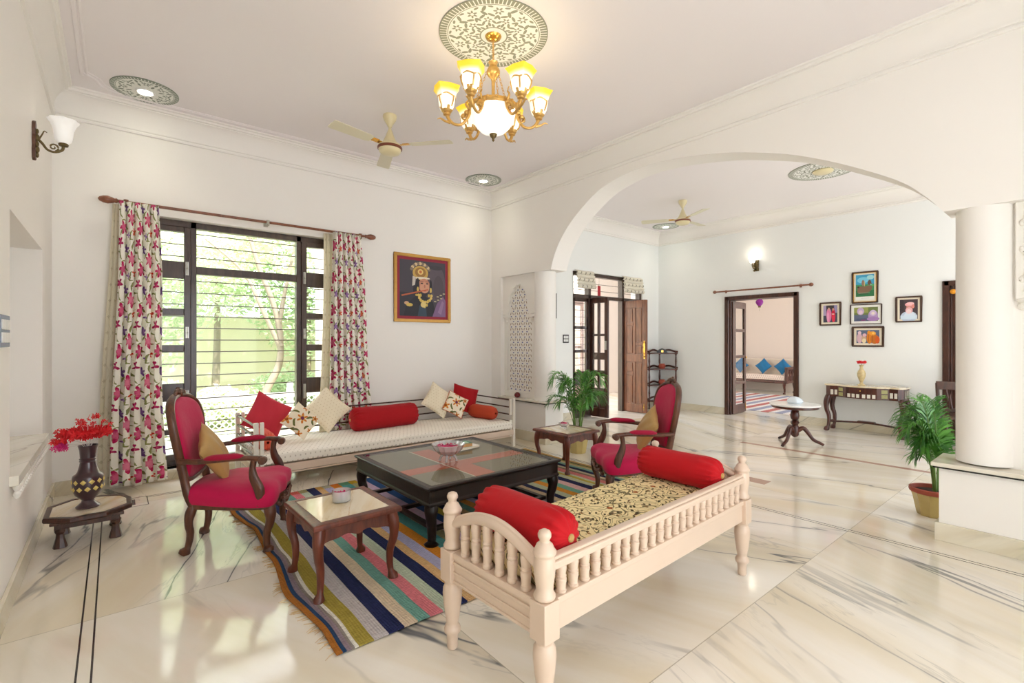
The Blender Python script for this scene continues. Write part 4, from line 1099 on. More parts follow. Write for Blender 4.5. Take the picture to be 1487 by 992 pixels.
# ---------------------------------------------------------------- low glass-topped table
def coffee_table():
    cx, cy = 2.07, 3.205; W = .58
    root = thing('coffee_table', 'large low black lacquered table with an inlaid top under glass', 'coffee table', (cx, cy, 0), radians(.5))
    m = MB()
    def sq(r): return [(r, -r), (r, r), (-r, r), (-r, -r)]
    # moulded frame around the inset panel
    P = [(.53, .372), (.53, .384), (.570, .386), (.582, .383), (.586, .376), (.580, .368), (.568, .364), (.566, .355), (.566, .285), (.572, .276), (.574, .264), (.568, .258), (.53, .258), (.53, .30)]
    vs = []; fs = []
    for r, z in P:
        for x, y in sq(r): vs.append((x, y, z))
    for j in range(len(P) - 1):
        for i in range(4): q = (i + 1) % 4; fs.append((j * 4 + i, j * 4 + q, (j + 1) * 4 + q, (j + 1) * 4 + i))
    m.add(vs, fs); obj('frame', m, EBONY, root, bevel=.004)
    m = MB(); m.box(-.54, .54, -.54, .54, .35, .372); obj('inset_panel', m, plain('olive_grey_panel', srgb(128, 118, 92), .5), root)
    CORALP = Mat('coral_brick_inlay', .5); x, y, z = CORALP.coords(); r_ = (y / .03).floor(); q = (x + r_.mod(2.) * .03).cen(.06).abs().lt(.002) + y.cen(.03).abs().lt(.002)
    CORALP.base(CORALP.mix(q.clamp() * .6, CORALP.mix(CORALP.noise(scale=60), srgb(206, 88, 54), srgb(226, 112, 72)), srgb(170, 70, 48)))
    m = MB(); m.box(-.165, .005, -.51, .42, .372, .3735); m.box(-.53, -.165, -.20, -.06, .372, .3735); m.box(.005, .53, -.20, -.06, .372, .3735); obj('inlay_band', m, CORALP.m, root)
    m = MB(); m.box(-.173, -.165, -.50, .45, .372, .374); m.box(-.165, .5, -.06, -.055, .372, .374); obj('inlay_line', m, MATB, root)
    m = MB(); m.box(-.528, .528, -.528, .528, .3795, .3835); obj('glass_top', m, TTOP, root)
    for sx, sy in ((1, 1), (1, -1), (-1, -1), (-1, 1)):
        m = MB(); cabriole(m, (sx * .528, sy * .528, .275), (sx * .530, sy * .530, 0), .040, .024, (sx * .7, sy * .7), .014, 12, toe=.008)
        obj('leg', m, EBONY, root, smooth=True)
    m = MB(); m.box(-.50, .50, -.50, -.46, .075, .10); m.box(-.50, .50, .46, .50, .075, .10); m.box(-.50, -.46, -.50, .50, .075, .10); m.box(.46, .50, -.5, .5, .075, .10); m.box(-.50, .50, -.02, .02, .075, .10)
    obj('stretcher', m, EBONY, root, bevel=.004)
coffee_table()

# ---------------------------------------------------------------- side tables with marble inset
def side_table():
    root = thing('side_table', 'x', 'side table', (0, 0, 0), 0, 'small marble topped side tables')
    a, b = .235, .25
    m = MB(); P = [(0.0, .372), (.0, .392), (-.006, .398), (-.03, .400), (-.05, .400), (-.052, .396)]
    vs = []; fs = []
    for o, z in P:
        for sx, sy in ((1, -1), (1, 1), (-1, 1), (-1, -1)): vs.append((sx * (a + o), sy * (b + o), z))
    for j in range(len(P) - 1):
        for i in range(4): q = (i + 1) % 4; fs.append((j * 4 + i, j * 4 + q, (j + 1) * 4 + q, (j + 1) * 4 + i))
    fs.append((3, 2, 1, 0)); m.add(vs, fs); obj('top_frame', m, TABLEW, root, bevel=.005)
    m = MB(); m.box(-a + .052, a - .052, -b + .052, b - .052, .385, .3985); obj('marble_inset', m, CREAMARB, root)
    m = MB()
    def apron(L):
        pts = [(-L, .375), (L, .375), (L, .285)]
        for k in range(21):
            t = 1 - k / 20 * 2
            pts.append((L * .9 * t, .318 - .018 * abs(t) ** 3 * 1.5 - .010 * cos(t * 3 * pi) * (1 - abs(t)) - .01 * (1 - t * t)))
        pts.append((-L, .285)); return pts
    for s in (-1, 1):
        lo, hi = sorted((s * (b - .035), s * (b - .052))); m.prism(apron(a - .04), lo, hi, 'y')
        lo, hi = sorted((s * (a - .035), s * (a - .052))); m.prism(apron(b - .04), lo, hi, 'x')
    obj('apron', m, TABLEW, root)
    for sx, sy in ((1, 1), (1, -1), (-1, -1), (-1, 1)):
        m = MB(); cabriole(m, (sx * (a - .045), sy * (b - .045), .376), (sx * (a - .042), sy * (b - .042), 0), .028, .0135, (sx * .7, sy * .7), .018, 10, toe=.016)
        obj('leg', m, TABLEW, root, smooth=True)
    return root
st = side_table(); st.location = (.972, 2.655, 0); st.rotation_euler = (0, 0, radians(1)); st['label'] = 'small wooden side table with cream marble inset standing on the rug beside the near armchair'
st['label'] = 'small marble topped side table on the rug between window armchair and cream bench'
dup(st, (3.565, 3.455, 0), radians(0), 'small marble topped wooden side table between the daybed and the arch armchair')

# ---------------------------------------------------------------- daybed along the window wall
def daybed():
    x0, x1, y0, y1 = .915, 3.815, 4.555, 5.39
    root = thing('daybed', 'long white framed daybed with a printed white mattress along the window wall', 'daybed', ((x0 + x1) / 2, (y0 + y1) / 2, 0))
    X, Y = (x1 - x0) / 2, (y1 - y0) / 2
    for sx in (-1, 1):
        for sy in (-1, 1):
            m = MB(); m.cbox(sx * (X - .02), sy * (Y - .02), .2975, .036, .036, .595); m.cbox(sx * (X - .066), sy * (Y - .02), .23 if sx > 0 else .2975, .03, .03, .20 if sx > 0 else .595)
            if sx > 0: m.cbox(sx * (X - .066), sy * (Y - .02), .49, .024, .03, .20)
            obj('post', m, WHITEM, root, bevel=.003)
    m = MB(); m.box(-X + .03, X - .03, -Y, -Y + .035, .145, .212); m.box(-X + .03, X - .03, Y - .035, Y, .165, .225); m.box(-X, -X + .035, -Y + .03, Y - .03, .165, .225); m.box(X - .035, X, -Y + .03, Y - .03, .165, .225)
    m.box(-X + .03, X - .03, -Y + .008, -Y + .03, .125, .140)
    obj('bed_rail', m, CREAMW, root, bevel=.003)
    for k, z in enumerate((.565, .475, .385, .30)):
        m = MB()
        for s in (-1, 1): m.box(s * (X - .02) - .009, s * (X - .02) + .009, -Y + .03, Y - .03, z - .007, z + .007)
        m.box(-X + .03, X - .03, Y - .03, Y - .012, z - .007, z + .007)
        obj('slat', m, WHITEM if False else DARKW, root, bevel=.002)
    m = MB(); m.box(-X + .03, X - .03, -Y + .03, Y - .03, .198, .212); obj('base_board', m, CREAMW, root)
    # mattress
    a0, a1, b0, b1, c0, c1 = -X + .05, X - .055, -Y - .012, Y - .04, .214, .323
    def fn(u, v):
        a = 2 * pi * u; p = 7; ca, sa = cos(a), sin(a); r = (abs(ca) ** p + abs(sa) ** p) ** (-1 / p)
        e = max(0, abs(v * 2 - 1) - .985) / .015
        return (a0 + (a1 - a0) * v, (b0 + b1) / 2 + (b1 - b0) / 2 * ca * r * (1 - .02 * e) + .004 * sin(23 * v), (c0 + c1) / 2 + (c1 - c0) / 2 * sa * r * (1 - .25 * e) + .004 * sin(11 * v + 1) * (sa > 0) + .003 * sin(5 * a) * (sa > 0))
    m = MB(); m.grid(fn, 56, 90, closeu=True); n = 56
    m.f.append(tuple(range(n))); m.mi.append(0); m.uv.append([(0, 0)] * n)
    m.f.append(tuple(90 * n + i for i in range(n))); m.mi.append(0); m.uv.append([(0, 0)] * n)
    obj('mattress', m, DAYC, root, smooth=60)
daybed()
CP = lambda *a, **k: pillow(*a, **k)
CP('throw_pillow', 'plain coral red square cushion against the window at the daybed end', .37, .37, .11, CORALC, (1.16, 5.17, .565), (radians(-14), radians(33), radians(12)))
bolster('bolster', 'orange bolster with a floral end beside the white daybed armrest', .40, .085, plain('orange_coral_cloth', srgb(210, 82, 56), .8), (1.055, 4.86, .40), radians(88), button=False)
CP('throw_pillow', 'small floral tapestry cushion in front of the coral red cushion', .28, .28, .08, FLORALC, (1.42, 4.99, .512), (radians(-24), radians(46), radians(4)))
CP('throw_pillow', 'cream dotted square cushion standing on its corner below the window frame', .36, .36, .11, CREAMC, (1.73, 5.16, .575), (radians(-20), radians(47), radians(-4)))
bolster('bolster', 'long red bolster lying in the middle of the daybed', .80, .128, REDC, (2.36, 5.12, .445), radians(2))
CP('throw_pillow', 'cream dotted square cushion standing on its corner against the plain wall', .35, .35, .11, CREAMC, (3.10, 5.19, .565), (radians(-22), radians(38), radians(-4)))
CP('throw_pillow', 'small floral tapestry cushion with orange piping leaning on the dark red cushion', .275, .275, .08, FLORALC, (3.28, 5.08, .508), (radians(-24), radians(32), radians(-8)), piping=plain('orange_piping', srgb(190, 90, 50), .7))
CP('throw_pillow', 'plain dark red square cushion at the daybed end near the pier', .35, .35, .10, REDC, (3.50, 5.21, .545), (radians(-20), radians(18), radians(-10)))
bolster('bolster', 'rust orange ribbed bolster at the far end of the daybed', .46, .085, plain('rust_ribbed_cloth', srgb(186, 66, 34), .85, bump=.002, bscale=50), (3.60, 4.95, .402), radians(-82), gather=.02, button=False, ribs=26)
# ---------------------------------------------------------------- chandelier
def chandelier():
    cx, cy = 2.03, 2.665
    root = thing('chandelier', 'lit brass chandelier with six yellow rimmed glass shades and a white bowl', 'chandelier', (cx, cy, 2.68))
    Z = lambda z: z - 2.68
    m = MB(); m.lathe([(.001, Z(3.385)), (.02, Z(3.385)), (.05, Z(3.40)), (.058, Z(3.415)), (.05, Z(3.42))], 24); obj('ceiling_canopy', m, GOLDP, root, smooth=True)
    m = MB(); z = 3.385; k = 0
    while z > 3.235:
        pts = [((.008 * cos(a)) if k % 2 else 0, 0 if k % 2 else .008 * cos(a), Z(z - .012 + .014 * sin(a))) for a in [2 * pi * i / 10 for i in range(10)]]
        m.tube(pts, .0022, 5, closed=True); z -= .022; k += 1
    m.tube([(0, 0, Z(3.24)), (0, 0, Z(3.39))], .002, 5)
    obj('chain', m, BRASS, root)
    m = MB(); m.lathe([(.03, Z(3.235)), (.034, Z(3.232)), (.027, Z(3.222)), (.026, Z(3.205)), (.036, Z(3.195)), (.046, Z(3.175)), (.047, Z(3.155)), (.036, Z(3.135)), (.018, Z(3.12)), (.013, Z(3.10)), (.011, Z(3.05)), (.013, Z(2.98)), (.03, Z(2.955)), (.024, Z(2.94)), (.03, Z(2.93))], 20, wob=lambda a, z: 1 + (.04 * cos(8 * a) if z > Z(3.12) else 0)); obj('central_stem', m, BRASS, root, smooth=True)
    m = MB(); m.lathe([(.03, Z(2.95)), (.10, Z(2.948)), (.14, Z(2.935)), (.168, Z(2.925)), (.172, Z(2.905)), (.162, Z(2.893)), (.15, Z(2.90)), (.15, Z(2.925)), (.03, Z(2.935))], 36, wob=lambda a, z: 1 + .012 * cos(18 * a))
    for k in range(18): a = 2 * pi * k / 18; m.ball((.172 * cos(a), .172 * sin(a), Z(2.915)), .011, 6, 5)
    obj('bowl_ring', m, BRASS, root, smooth=True)
    m = MB(); m.lathe([(.155, Z(2.90)), (.153, Z(2.87)), (.142, Z(2.83)), (.120, Z(2.79)), (.088, Z(2.758)), (.05, Z(2.738)), (.001, Z(2.73))], 36); obj('glass_bowl', m, BOWLG, root, smooth=True)
    m = MB(); m.lathe([(.026, Z(2.738)), (.027, Z(2.73)), (.02, Z(2.715)), (.010, Z(2.707)), (.007, Z(2.695)), (.009, Z(2.69)), (.001, Z(2.682))], 16); obj('finial', m, BRONZE, root, smooth=True)
    for k in range(3):
        m = MB(); a = 2 * pi * (k + .25) / 3; A = Vector((.045 * cos(a), .045 * sin(a), Z(3.165))); B = Vector((.125 * cos(a), .125 * sin(a), Z(2.95)))
        for i in range(10):
            p = A.lerp(B, (i + .5) / 10); d = (B - A).normalized(); sd = Vector((-sin(a), cos(a), 0)) if i % 2 else d.cross(Vector((-sin(a), cos(a), 0)))
            m.tube([tuple(p + d * (.014 * sin(t)) + sd * (.0065 * cos(t))) for t in [2 * pi * q / 8 for q in range(8)]], .002, 5, closed=True)
        obj('support_chain', m, BRASS, root)
    # one arm with its socket and shade, local +x outwards
    arm = MB(); P = smoothpts([(.155, 0, Z(2.90)), (.175, 0, Z(2.845)), (.215, 0, Z(2.795)), (.262, 0, Z(2.79)), (.30, 0, Z(2.815)), (.318, 0, Z(2.85))], 6)
    arm.tube(P, [.013 - .004 * sin(pi * i / (len(P) - 1)) for i in range(len(P))], 10)
    arm.tube(smoothpts([(.295, 0, Z(2.80)), (.335, 0, Z(2.812)), (.362, 0, Z(2.828)), (.385, 0, Z(2.822))], 4), [.011, .010, .009, .008, .008, .007, .007, .006, .006, .005, .004, .003, .002], 8)
    arm.tube([(.20 + .030 * (1 - k / 24) * cos(k * .5 + 2.2), 0, Z(2.85) + .030 * (1 - k / 24) * sin(k * .5 + 2.2)) for k in range(22)], [.007 - .0002 * k for k in range(22)], 8)
    arm.tube(smoothpts([(.165, 0, Z(2.90)), (.19, 0, Z(2.935)), (.172, 0, Z(2.965)), (.188, 0, Z(2.99))], 5), [.010 - .0005 * k for k in range(16)], 8)
    for k in range(5): arm.ball((.165 + .012 * k, .012 * (-1) ** k, Z(2.90 - .014 * k)), .014, 7, 5)
    arm.lathe([(.010, Z(2.845)), (.024, Z(2.852)), (.026, Z(2.862)), (.018, Z(2.868))], 14, (.32, 0, 0))
    sock = MB(); sock.lathe([(.015, Z(2.862)), (.032, Z(2.872)), (.043, Z(2.895)), (.048, Z(2.905))], 20, (.32, 0, 0), wob=lambda a, z: 1 + .05 * cos(10 * a))
    for k in range(4):
        a = pi / 4 + pi / 2 * k
        sock.tube(smoothpts([(.32 + .046 * cos(a), .046 * sin(a), Z(2.90)), (.32 + .062 * cos(a), .062 * sin(a), Z(2.93)), (.32 + .069 * cos(a), .069 * sin(a), Z(2.965))], 4), .005, 6)
        b = a + pi / 4
        sock.tube(smoothpts([(.32 + .069 * cos(a), .069 * sin(a), Z(2.962)), (.32 + .060 * cos(b), .060 * sin(b), Z(2.98)), (.32 + .069 * cos(a + pi / 2), .069 * sin(a + pi / 2), Z(2.962))], 5), .0045, 6)
    shade = MB(); shade.lathe([(.038, .195 - .0), (.05, .215), (.056, .25), (.062, .285), (.074, .325), (.09, .355), (.094, .362)], 32, (.32, 0, 0), sq=.45)
    for v in range(len(shade.v)): pass
    shade2 = MB(); shade2.lathe([(.036, 0), (.046, .02), (.052, .055), (.056, .09), (.066, .12), (.080, .145), (.085, .152)], 32, (0, 0, 0), sq=.5, wob=lambda a, z: 1 + (.02 * cos(8 * a) * (z > .12)))
    a_o = s_o = g_o = None
    for k in range(6):
        ang = YAW_ANG + k * pi / 3
        if k == 0:
            a_o = obj('arm', arm, BRASS, root, smooth=True); s_o = obj('shade_holder', sock, BRASS, a_o, smooth=True)
            g_o = obj('lamp_shade', shade2, SHADEG, a_o, smooth=True); q = g_o.modifiers.new('t', 'SOLIDIFY'); q.thickness = .003
            objs = (a_o, s_o, g_o)
        else:
            objs = tuple(o.copy() for o in (a_o, s_o, g_o))
            for o in objs: COL.objects.link(o)
            objs[0].parent = root; objs[1].parent = objs[2].parent = objs[0]
        objs[0].rotation_euler = (0, 0, ang)
        objs[2].location = (.32, 0, Z(2.885)); objs[2].rotation_euler = (0, 0, .3)
        l = bpy.data.lights.new('shade_bulb', 'POINT'); l.energy = .9; l.color = (1, .9, .74); l.shadow_soft_size = .03
        lo = bpy.data.objects.new('shade_bulb', l); COL.objects.link(lo); lo.location = (cx + .32 * cos(ang), cy + .32 * sin(ang), 3.06)
YAW_ANG = radians(90 - 39.5 + 180 + 30 + 6)
chandelier()

# ---------------------------------------------------------------- ceiling fans
def fan(label, x, y, angs, group=None):
    root = thing('ceiling_fan', label, 'ceiling fan', (x, y, H))
    m = MB(); m.lathe([(.062, 0), (.064, -.018), (.056, -.045), (.030, -.085), (.020, -.105), (.017, -.112), (.001, -.112)], 28); obj('canopy', m, IVORY, root, smooth=True)
    m = MB(); m.lathe([(.013, -.10), (.013, -.13), (.022, -.15), (.040, -.20), (.062, -.245), (.075, -.262), (.03, -.264)], 28); obj('lower_cup', m, IVORY, root, smooth=True)
    m = MB(); m.lathe([(.03, -.262), (.085, -.268), (.105, -.282), (.112, -.298)], 36); m.lathe([(.104, -.322), (.10, -.342), (.085, -.358), (.05, -.368), (.001, -.372)], 36); obj('motor', m, IVORY, root, smooth=True)
    m = MB(); m.lathe([(.112, -.298), (.115, -.304), (.114, -.318), (.104, -.322)], 36); obj('brown_band', m, BROWNB, root, smooth=True)
    m = MB(); m.lathe([(.04, -.268), (.055, -.262), (.09, -.272)], 30); obj('gold_ring', m, GOLDP, root, smooth=True)
    m = MB(); m.prism([(-.018, -.03), (.018, -.03), (.018, -.018), (-.018, -.018)], -.064, -.06, 'y')
    bl = br = None
    for k, a in enumerate(angs):
        if k == 0:
            m = MB(); m.prism([(.20, -.045), (.24, -.058), (.58, -.066), (.60, -.06), (.605, 0), (.60, .06), (.58, .066), (.24, .058), (.20, .045)], -.0025, .0025)
            bl = obj('blade', m, IVORYB, root, bevel=.0015); m = MB(); m.box(.10, .20, -.02, .02, -.003, .003); m.box(.13, .25, -.014, .014, .002, .006); m.box(.13, .25, .02, .028, .002, .006); m.box(.13, .25, -.028, -.02, .002, .006)
            br = obj('blade_bracket', m, GOLDP, bl, bevel=.001); ob = (bl, br)
        else:
            ob = (bl.copy(), br.copy())
            for o in ob: COL.objects.link(o)
            ob[0].parent = root; ob[1].parent = ob[0]
        ob[0].rotation_euler = (radians(9), 0, radians(a)); ob[0].location = (0, 0, -.285)
    return root
fan('ivory ceiling fan near the chandelier above the daybed', 2.0, 4.23, (-168.4, -48.4, 71.6))
fan('ivory ceiling fan hanging in the far room seen through the arch', 6.63, 3.98, (-118, 2, 122))
t = thing('ceiling_fitting', 'flat ivory cap at the centre of the large far room rosette beside the arch edge', 'ceiling fitting', (6.79, 2.16, H - .006))
m = MB(); m.lathe([(.11, 0), (.115, -.012), (.10, -.03), (.05, -.04), (.001, -.042)], 32); obj('dome', m, IVORY, t, smooth=True)

# ---------------------------------------------------------------- wall sconces
t = thing('wall_sconce', 'bronze scroll arm wall sconce with frosted glass shade above the wall niche', 'wall lamp', (XL, 4.277, 2.57))
m = MB(); m.prism([(-.028, -.115), (.0, -.128), (.028, -.115), (.034, -.06), (.022, -.03), (.034, 0), (.022, .035), (.034, .07), (.026, .11), (0, .125), (-.026, .11), (-.034, .07), (-.022, .035), (-.034, 0), (-.022, -.03), (-.034, -.06)], 0.0, .018, 'x'); obj('back_plate', m, wood('sconce_plate_wood', srgb(70, 40, 28), srgb(100, 60, 40), .4), t, bevel=.004)
m = MB()
for z, r in ((-.09, .014), (-.055, .018), (-.02, .014), (.02, .018), (.06, .013)): m.ball((.022, 0, z), r, 10, 7, (.7, 1, 1.3))
m.tube(smoothpts([(.018, 0, .02), (.045, 0, -.01), (.07, 0, -.045), (.105, 0, -.052), (.138, 0, -.032), (.145, 0, -.004)], 6), [.009 - .002 * sin(pi * k / 30) for k in range(31)], 10)
m.tube([(.098 + .026 * (1 - k / 22) * cos(-1.2 + k * .45), 0, -.022 + .026 * (1 - k / 22) * sin(-1.2 + k * .45)) for k in range(20)], [.006 - .00012 * k for k in range(20)], 8)
m.tube(smoothpts([(.03, 0, .01), (.045, 0, .045), (.055, 0, .07), (.068, 0, .062)], 5), [.005 - .0002 * k for k in range(16)], 8)
m.lathe([(.010, -.008), (.024, -.004), (.026, .008), (.020, .018)], 16, (.145, 0, 0))
obj('scroll_arm', m, BRONZE, t, smooth=True)
m = MB(); m.lathe([(.022, .012), (.040, .03), (.046, .06), (.050, .10), (.062, .135), (.074, .155), (.078, .162)], 32, (.145, 0, 0), wob=lambda a, z: 1 + (.05 * cos(8 * a) * max(0, (z - .09) / .07))); o = obj('glass_shade', m, SCONG, t, smooth=True); q = o.modifiers.new('t', 'SOLIDIFY'); q.thickness = .003
t = thing('wall_sconce', 'lit glass and gilt wall sconce on the far room wall above the doorway', 'wall lamp', (XF, 3.63, 2.57))
m = MB(); m.box(-.015, 0, -.035, .035, -.10, .08); m.tube(smoothpts([(-.01, 0, -.05), (-.07, .02, -.06), (-.10, .03, -.01), (-.10, .03, .03)], 5), .011, 8)
for k in range(9): m.ball((-.03 - .004 * (k % 3), .028 * (-1) ** k, -.09 + .02 * k), .019, 8, 6)
obj('gilt_mount', m, BRONZE, t, smooth=True)
m = MB(); m.lathe([(.025, .03), (.040, .045), (.046, .08), (.060, .12), (.066, .135)], 24, (-.10, .03, 0)); o = obj('glass_shade', m, SCONL, t, smooth=True); q = o.modifiers.new('t', 'SOLIDIFY'); q.thickness = .003
for n, loc, e in (('sconce_bulb', (8.20, 3.66, 2.76), .9), ('sconce_bulb', (-.255, 4.277, 2.76), .15)):
    l = bpy.data.lights.new(n, 'POINT'); l.energy = e; l.color = (1, .88, .7); l.shadow_soft_size = .03; o = bpy.data.objects.new(n, l); COL.objects.link(o); o.location = loc
for x, y in ((.203, 5.13), (3.754, 5.142), (7.87, 5.07)):
    l = bpy.data.lights.new('downlight_lamp', 'SPOT'); l.energy = 9; l.color = (1, .9, .74); l.spot_size = radians(110); l.spot_blend = .8; l.shadow_soft_size = .04; o = bpy.data.objects.new('downlight_lamp', l); COL.objects.link(o); o.location = (x, y, 3.39)

# ---------------------------------------------------------------- pictures
def disc(cx, cz, rx, rz, n=20, a0=0, a1=2 * pi): return [(cx + rx * cos(a0 + (a1 - a0) * k / n), cz + rz * sin(a0 + (a1 - a0) * k / n)) for k in range(n + (0 if a1 - a0 > 6.28 else 1))]
PC = {}
def pcol(c, r=.55):
    if c not in PC: PC[c] = plain('print_ink', srgb(*c), r, var=.03)
    return PC[c]
def picture(label, loc, rz, w, h, fw, frame, mount, mw, shapes, lining=None, name='framed_picture'):
    """local: x right, z up, faces -y"""
    t = thing(name, label, 'picture', loc, rz)
    m = MB(); 
    for a, b, c, d in ((-w / 2, w / 2, h / 2 - fw, h / 2), (-w / 2, w / 2, -h / 2, -h / 2 + fw), (-w / 2, -w / 2 + fw, -h / 2 + fw, h / 2 - fw), (w / 2 - fw, w / 2, -h / 2 + fw, h / 2 - fw)): m.box(a, b, -.022, 0, c, d)
    obj('frame', m, frame, t, bevel=.004)
    m = MB(); m.box(-w / 2 + fw, w / 2 - fw, -.010, -.002, -h / 2 + fw, h / 2 - fw); obj('mount', m, mount, t)
    iw, ih = w - 2 * fw - 2 * mw, h - 2 * fw - 2 * mw
    cols = []; m = MB()
    for i, (c, poly) in enumerate(shapes):
        if c not in cols: cols.append(c)
        m.cur = cols.index(c); y = -.0105 - .00012 * (i + 1)
        m.add([(x * iw, y, z * ih) for x, z in poly], [tuple(range(len(poly)))])
    o = obj('print', m, [pcol(c) for c in cols], t, merge=False)
    if lining:
        m = MB(); e = .008
        for a, b, c, d in ((-w / 2 + fw - .001, w / 2 - fw + .001, h / 2 - fw - e, h / 2 - fw), (-w / 2 + fw, w / 2 - fw, -h / 2 + fw, -h / 2 + fw + e), (-w / 2 + fw, -w / 2 + fw + e, -h / 2 + fw, h / 2 - fw), (w / 2 - fw - e, w / 2 - fw, -h / 2 + fw, h / 2 - fw)): m.box(a, b, -.018, -.008, c, d)
        obj('gilt_slip', m, lining, t)
    return t
R = lambda a, b, c, d: [(a, c), (b, c), (b, d), (a, d)]
bg = (66, 60, 70)
S = [(bg, R(-.5, .5, -.5, .5)), ((46, 44, 54), R(-.5, .0, -.5, -.08)), ((88, 78, 88), disc(.30, .1, .2, .34)), ((78, 68, 76), disc(.34, .02, .12, .24)), ((58, 54, 62), disc(.28, .40, .16, .04))]
S += [((38, 34, 44), disc(-.06, -.02, .16, .19)), ((30, 30, 40), [(-.42, -.5), (-.36, -.30), (-.2, -.16), (.06, -.14), (.22, -.24), (.30, -.5)]), ((48, 66, 84), [(-.12, -.5), (-.08, -.3), (.06, -.3), (.08, -.5)])]
for k in range(11):
    a = .35 + k * .25; S.append(((206, 182, 140) if k % 2 else (128, 112, 96), disc(-.06 + .20 * cos(a), .30 + .15 * sin(a) , .035, .03, 10)))
S += [((196, 160, 80), disc(-.06, .28, .17, .13)), ((150, 108, 52), disc(-.06, .29, .12, .09)), ((226, 196, 120), disc(-.06, .30, .06, .05)), ((196, 110, 60), disc(-.06, .30, .03, .028)), ((226, 216, 196), disc(-.02, .19, .17, .022)), ((200, 190, 180), [(-.23, .22), (-.16, .20), (-.18, .06), (-.24, .04)])]
S += [((196, 134, 108), disc(.02, .06, .125, .125)), ((206, 150, 122), disc(.03, .02, .10, .10)), ((40, 30, 36), disc(-.03, .095, .028, .012)), ((40, 30, 36), disc(.085, .095, .028, .012)), ((60, 40, 40), R(-.07, .0, .125, .132)), ((60, 40, 40), R(.05, .12, .125, .132)), ((176, 112, 92), disc(.03, .045, .018, .03)), ((170, 50, 56), disc(.03, -.035, .032, .011))]
S += [((30, 26, 34), disc(-.12, .05, .035, .14)), ((30, 26, 34), disc(.165, .04, .03, .13)), ((212, 184, 96), disc(-.12, -.02, .022, .05)), ((212, 184, 96), disc(.165, -.02, .022, .05))]
for k in range(9):
    a = pi + pi * k / 8; S.append(((222, 194, 108), disc(.04 + .14 * cos(a), -.12 + .12 * sin(a), .028, .028, 10)))
for k in range(7):
    a = pi + pi * k / 6; S.append(((206, 176, 84), disc(.03 + .09 * cos(a), -.12 + .20 * sin(a), .024, .03, 10)))
S += [((222, 200, 130), disc(.0, -.29, .06, .05)), ((190, 96, 60), [(-.47, -.13), (.10, -.0), (.11, -.02), (-.46, -.155)]), ((206, 164, 128), disc(-.36, -.27, .05, .03)), ((206, 176, 84), disc(-.30, -.30, .07, .03)), ((206, 176, 84), disc(-.14, -.12, .04, .02))]
S += [((126, 96, 134), [(.20, -.5), (.30, -.26), (.44, -.12), (.5, -.2), (.5, -.5)]), ((148, 118, 154), [(.32, -.42), (.42, -.2), (.46, -.24), (.40, -.46)])]
for k in range(6): S.append(((186, 176, 140), disc(.26 + .05 * (k % 3) + .02 * k, -.22 + .06 * (k // 2) + .03 * (k % 2), .03, .012, 8)))
picture('gilt framed picture of a crowned flute player on a maroon mount', (3.07, YW, 1.97), 0, .815, .865, .032, OLDGOLD, plain('maroon_mount', srgb(146, 28, 52), .6), .045, S, lining=OLDGOLD, name='framed_picture')
FD = wood('dark_picture_frame', srgb(50, 30, 22), srgb(80, 52, 38), .35)
FX = XF
def wallpic(label, ya, yb, za, zb, fw, mw, shapes, mount=MATB, lining=None):
    picture(label, (FX, (ya + yb) / 2, (za + zb) / 2), -pi / 2, abs(ya - yb), zb - za, fw, FD, mount, mw, shapes, lining)
G = [((64, 160, 200), R(-.5, .5, -.5, .5)), ((120, 200, 226), disc(-.1, .25, .32, .14)), ((160, 214, 220), disc(.3, .36, .2, .1)), ((58, 140, 90), R(-.5, .5, -.5, .05)), ((44, 116, 70), R(-.5, .5, -.5, -.22)), ((86, 166, 100), disc(.32, .0, .18, .06)),
     ((128, 100, 78), [(-.42, -.30), (-.40, -.12), (-.30, -.03), (.02, -.04), (.22, .0), (.40, -.04), (.36, -.2), (.24, -.30), (.05, -.33), (-.3, -.34)]), ((150, 120, 96), disc(-.1, .12, .08, .14)), ((196, 186, 130), disc(-.02, .08, .025, .12)), ((110, 84, 66), disc(.25, .12, .10, .12)), ((110, 84, 66), [(.18, .16), (.40, .08), (.36, .02), (.2, .0)]), ((150, 200, 190), disc(.33, .04, .05, .02)), ((78, 60, 50), disc(-.36, -.06, .06, .04)), ((200, 190, 170), R(-.36, .26, -.345, -.335)), ((60, 80, 60), R(-.3, .2, -.40, -.37))]
wallpic('framed blue and green print of a brown animal above the console table', 2.272, 1.960, 1.840, 2.298, .018, .028, [(c, [(x, z * .86 + .07) for x, z in p]) for c, p in G] + [((236, 234, 228), R(-.5, .5, -.5, -.37)), ((150, 150, 140), R(-.2, .25, -.43, -.425))], mount=MATB, lining=GOLDP)
G = [((70, 70, 90), R(-.5, .5, -.5, .5)), ((176, 160, 196), R(-.5, -.3, -.1, .5)), ((150, 140, 180), R(.28, .5, .05, .5)), ((58, 50, 52), disc(-.02, .38, .26, .12)), ((226, 130, 176), disc(-.1, -.08, .18, .42)), ((236, 160, 196), disc(-.16, -.2, .09, .3)), ((206, 30, 66), disc(.22, -.1, .14, .4)), ((226, 50, 80), disc(.24, -.25, .11, .25)), ((210, 160, 140), disc(-.1, .28, .07, .09)), ((206, 150, 130), disc(.2, .26, .06, .08)), ((236, 200, 190), disc(.2, -.02, .1, .03))]
wallpic('framed photo of two people in pink and red clothes, beside the doorway', 2.690, 2.410, 1.530, 1.882, .02, .028, G)
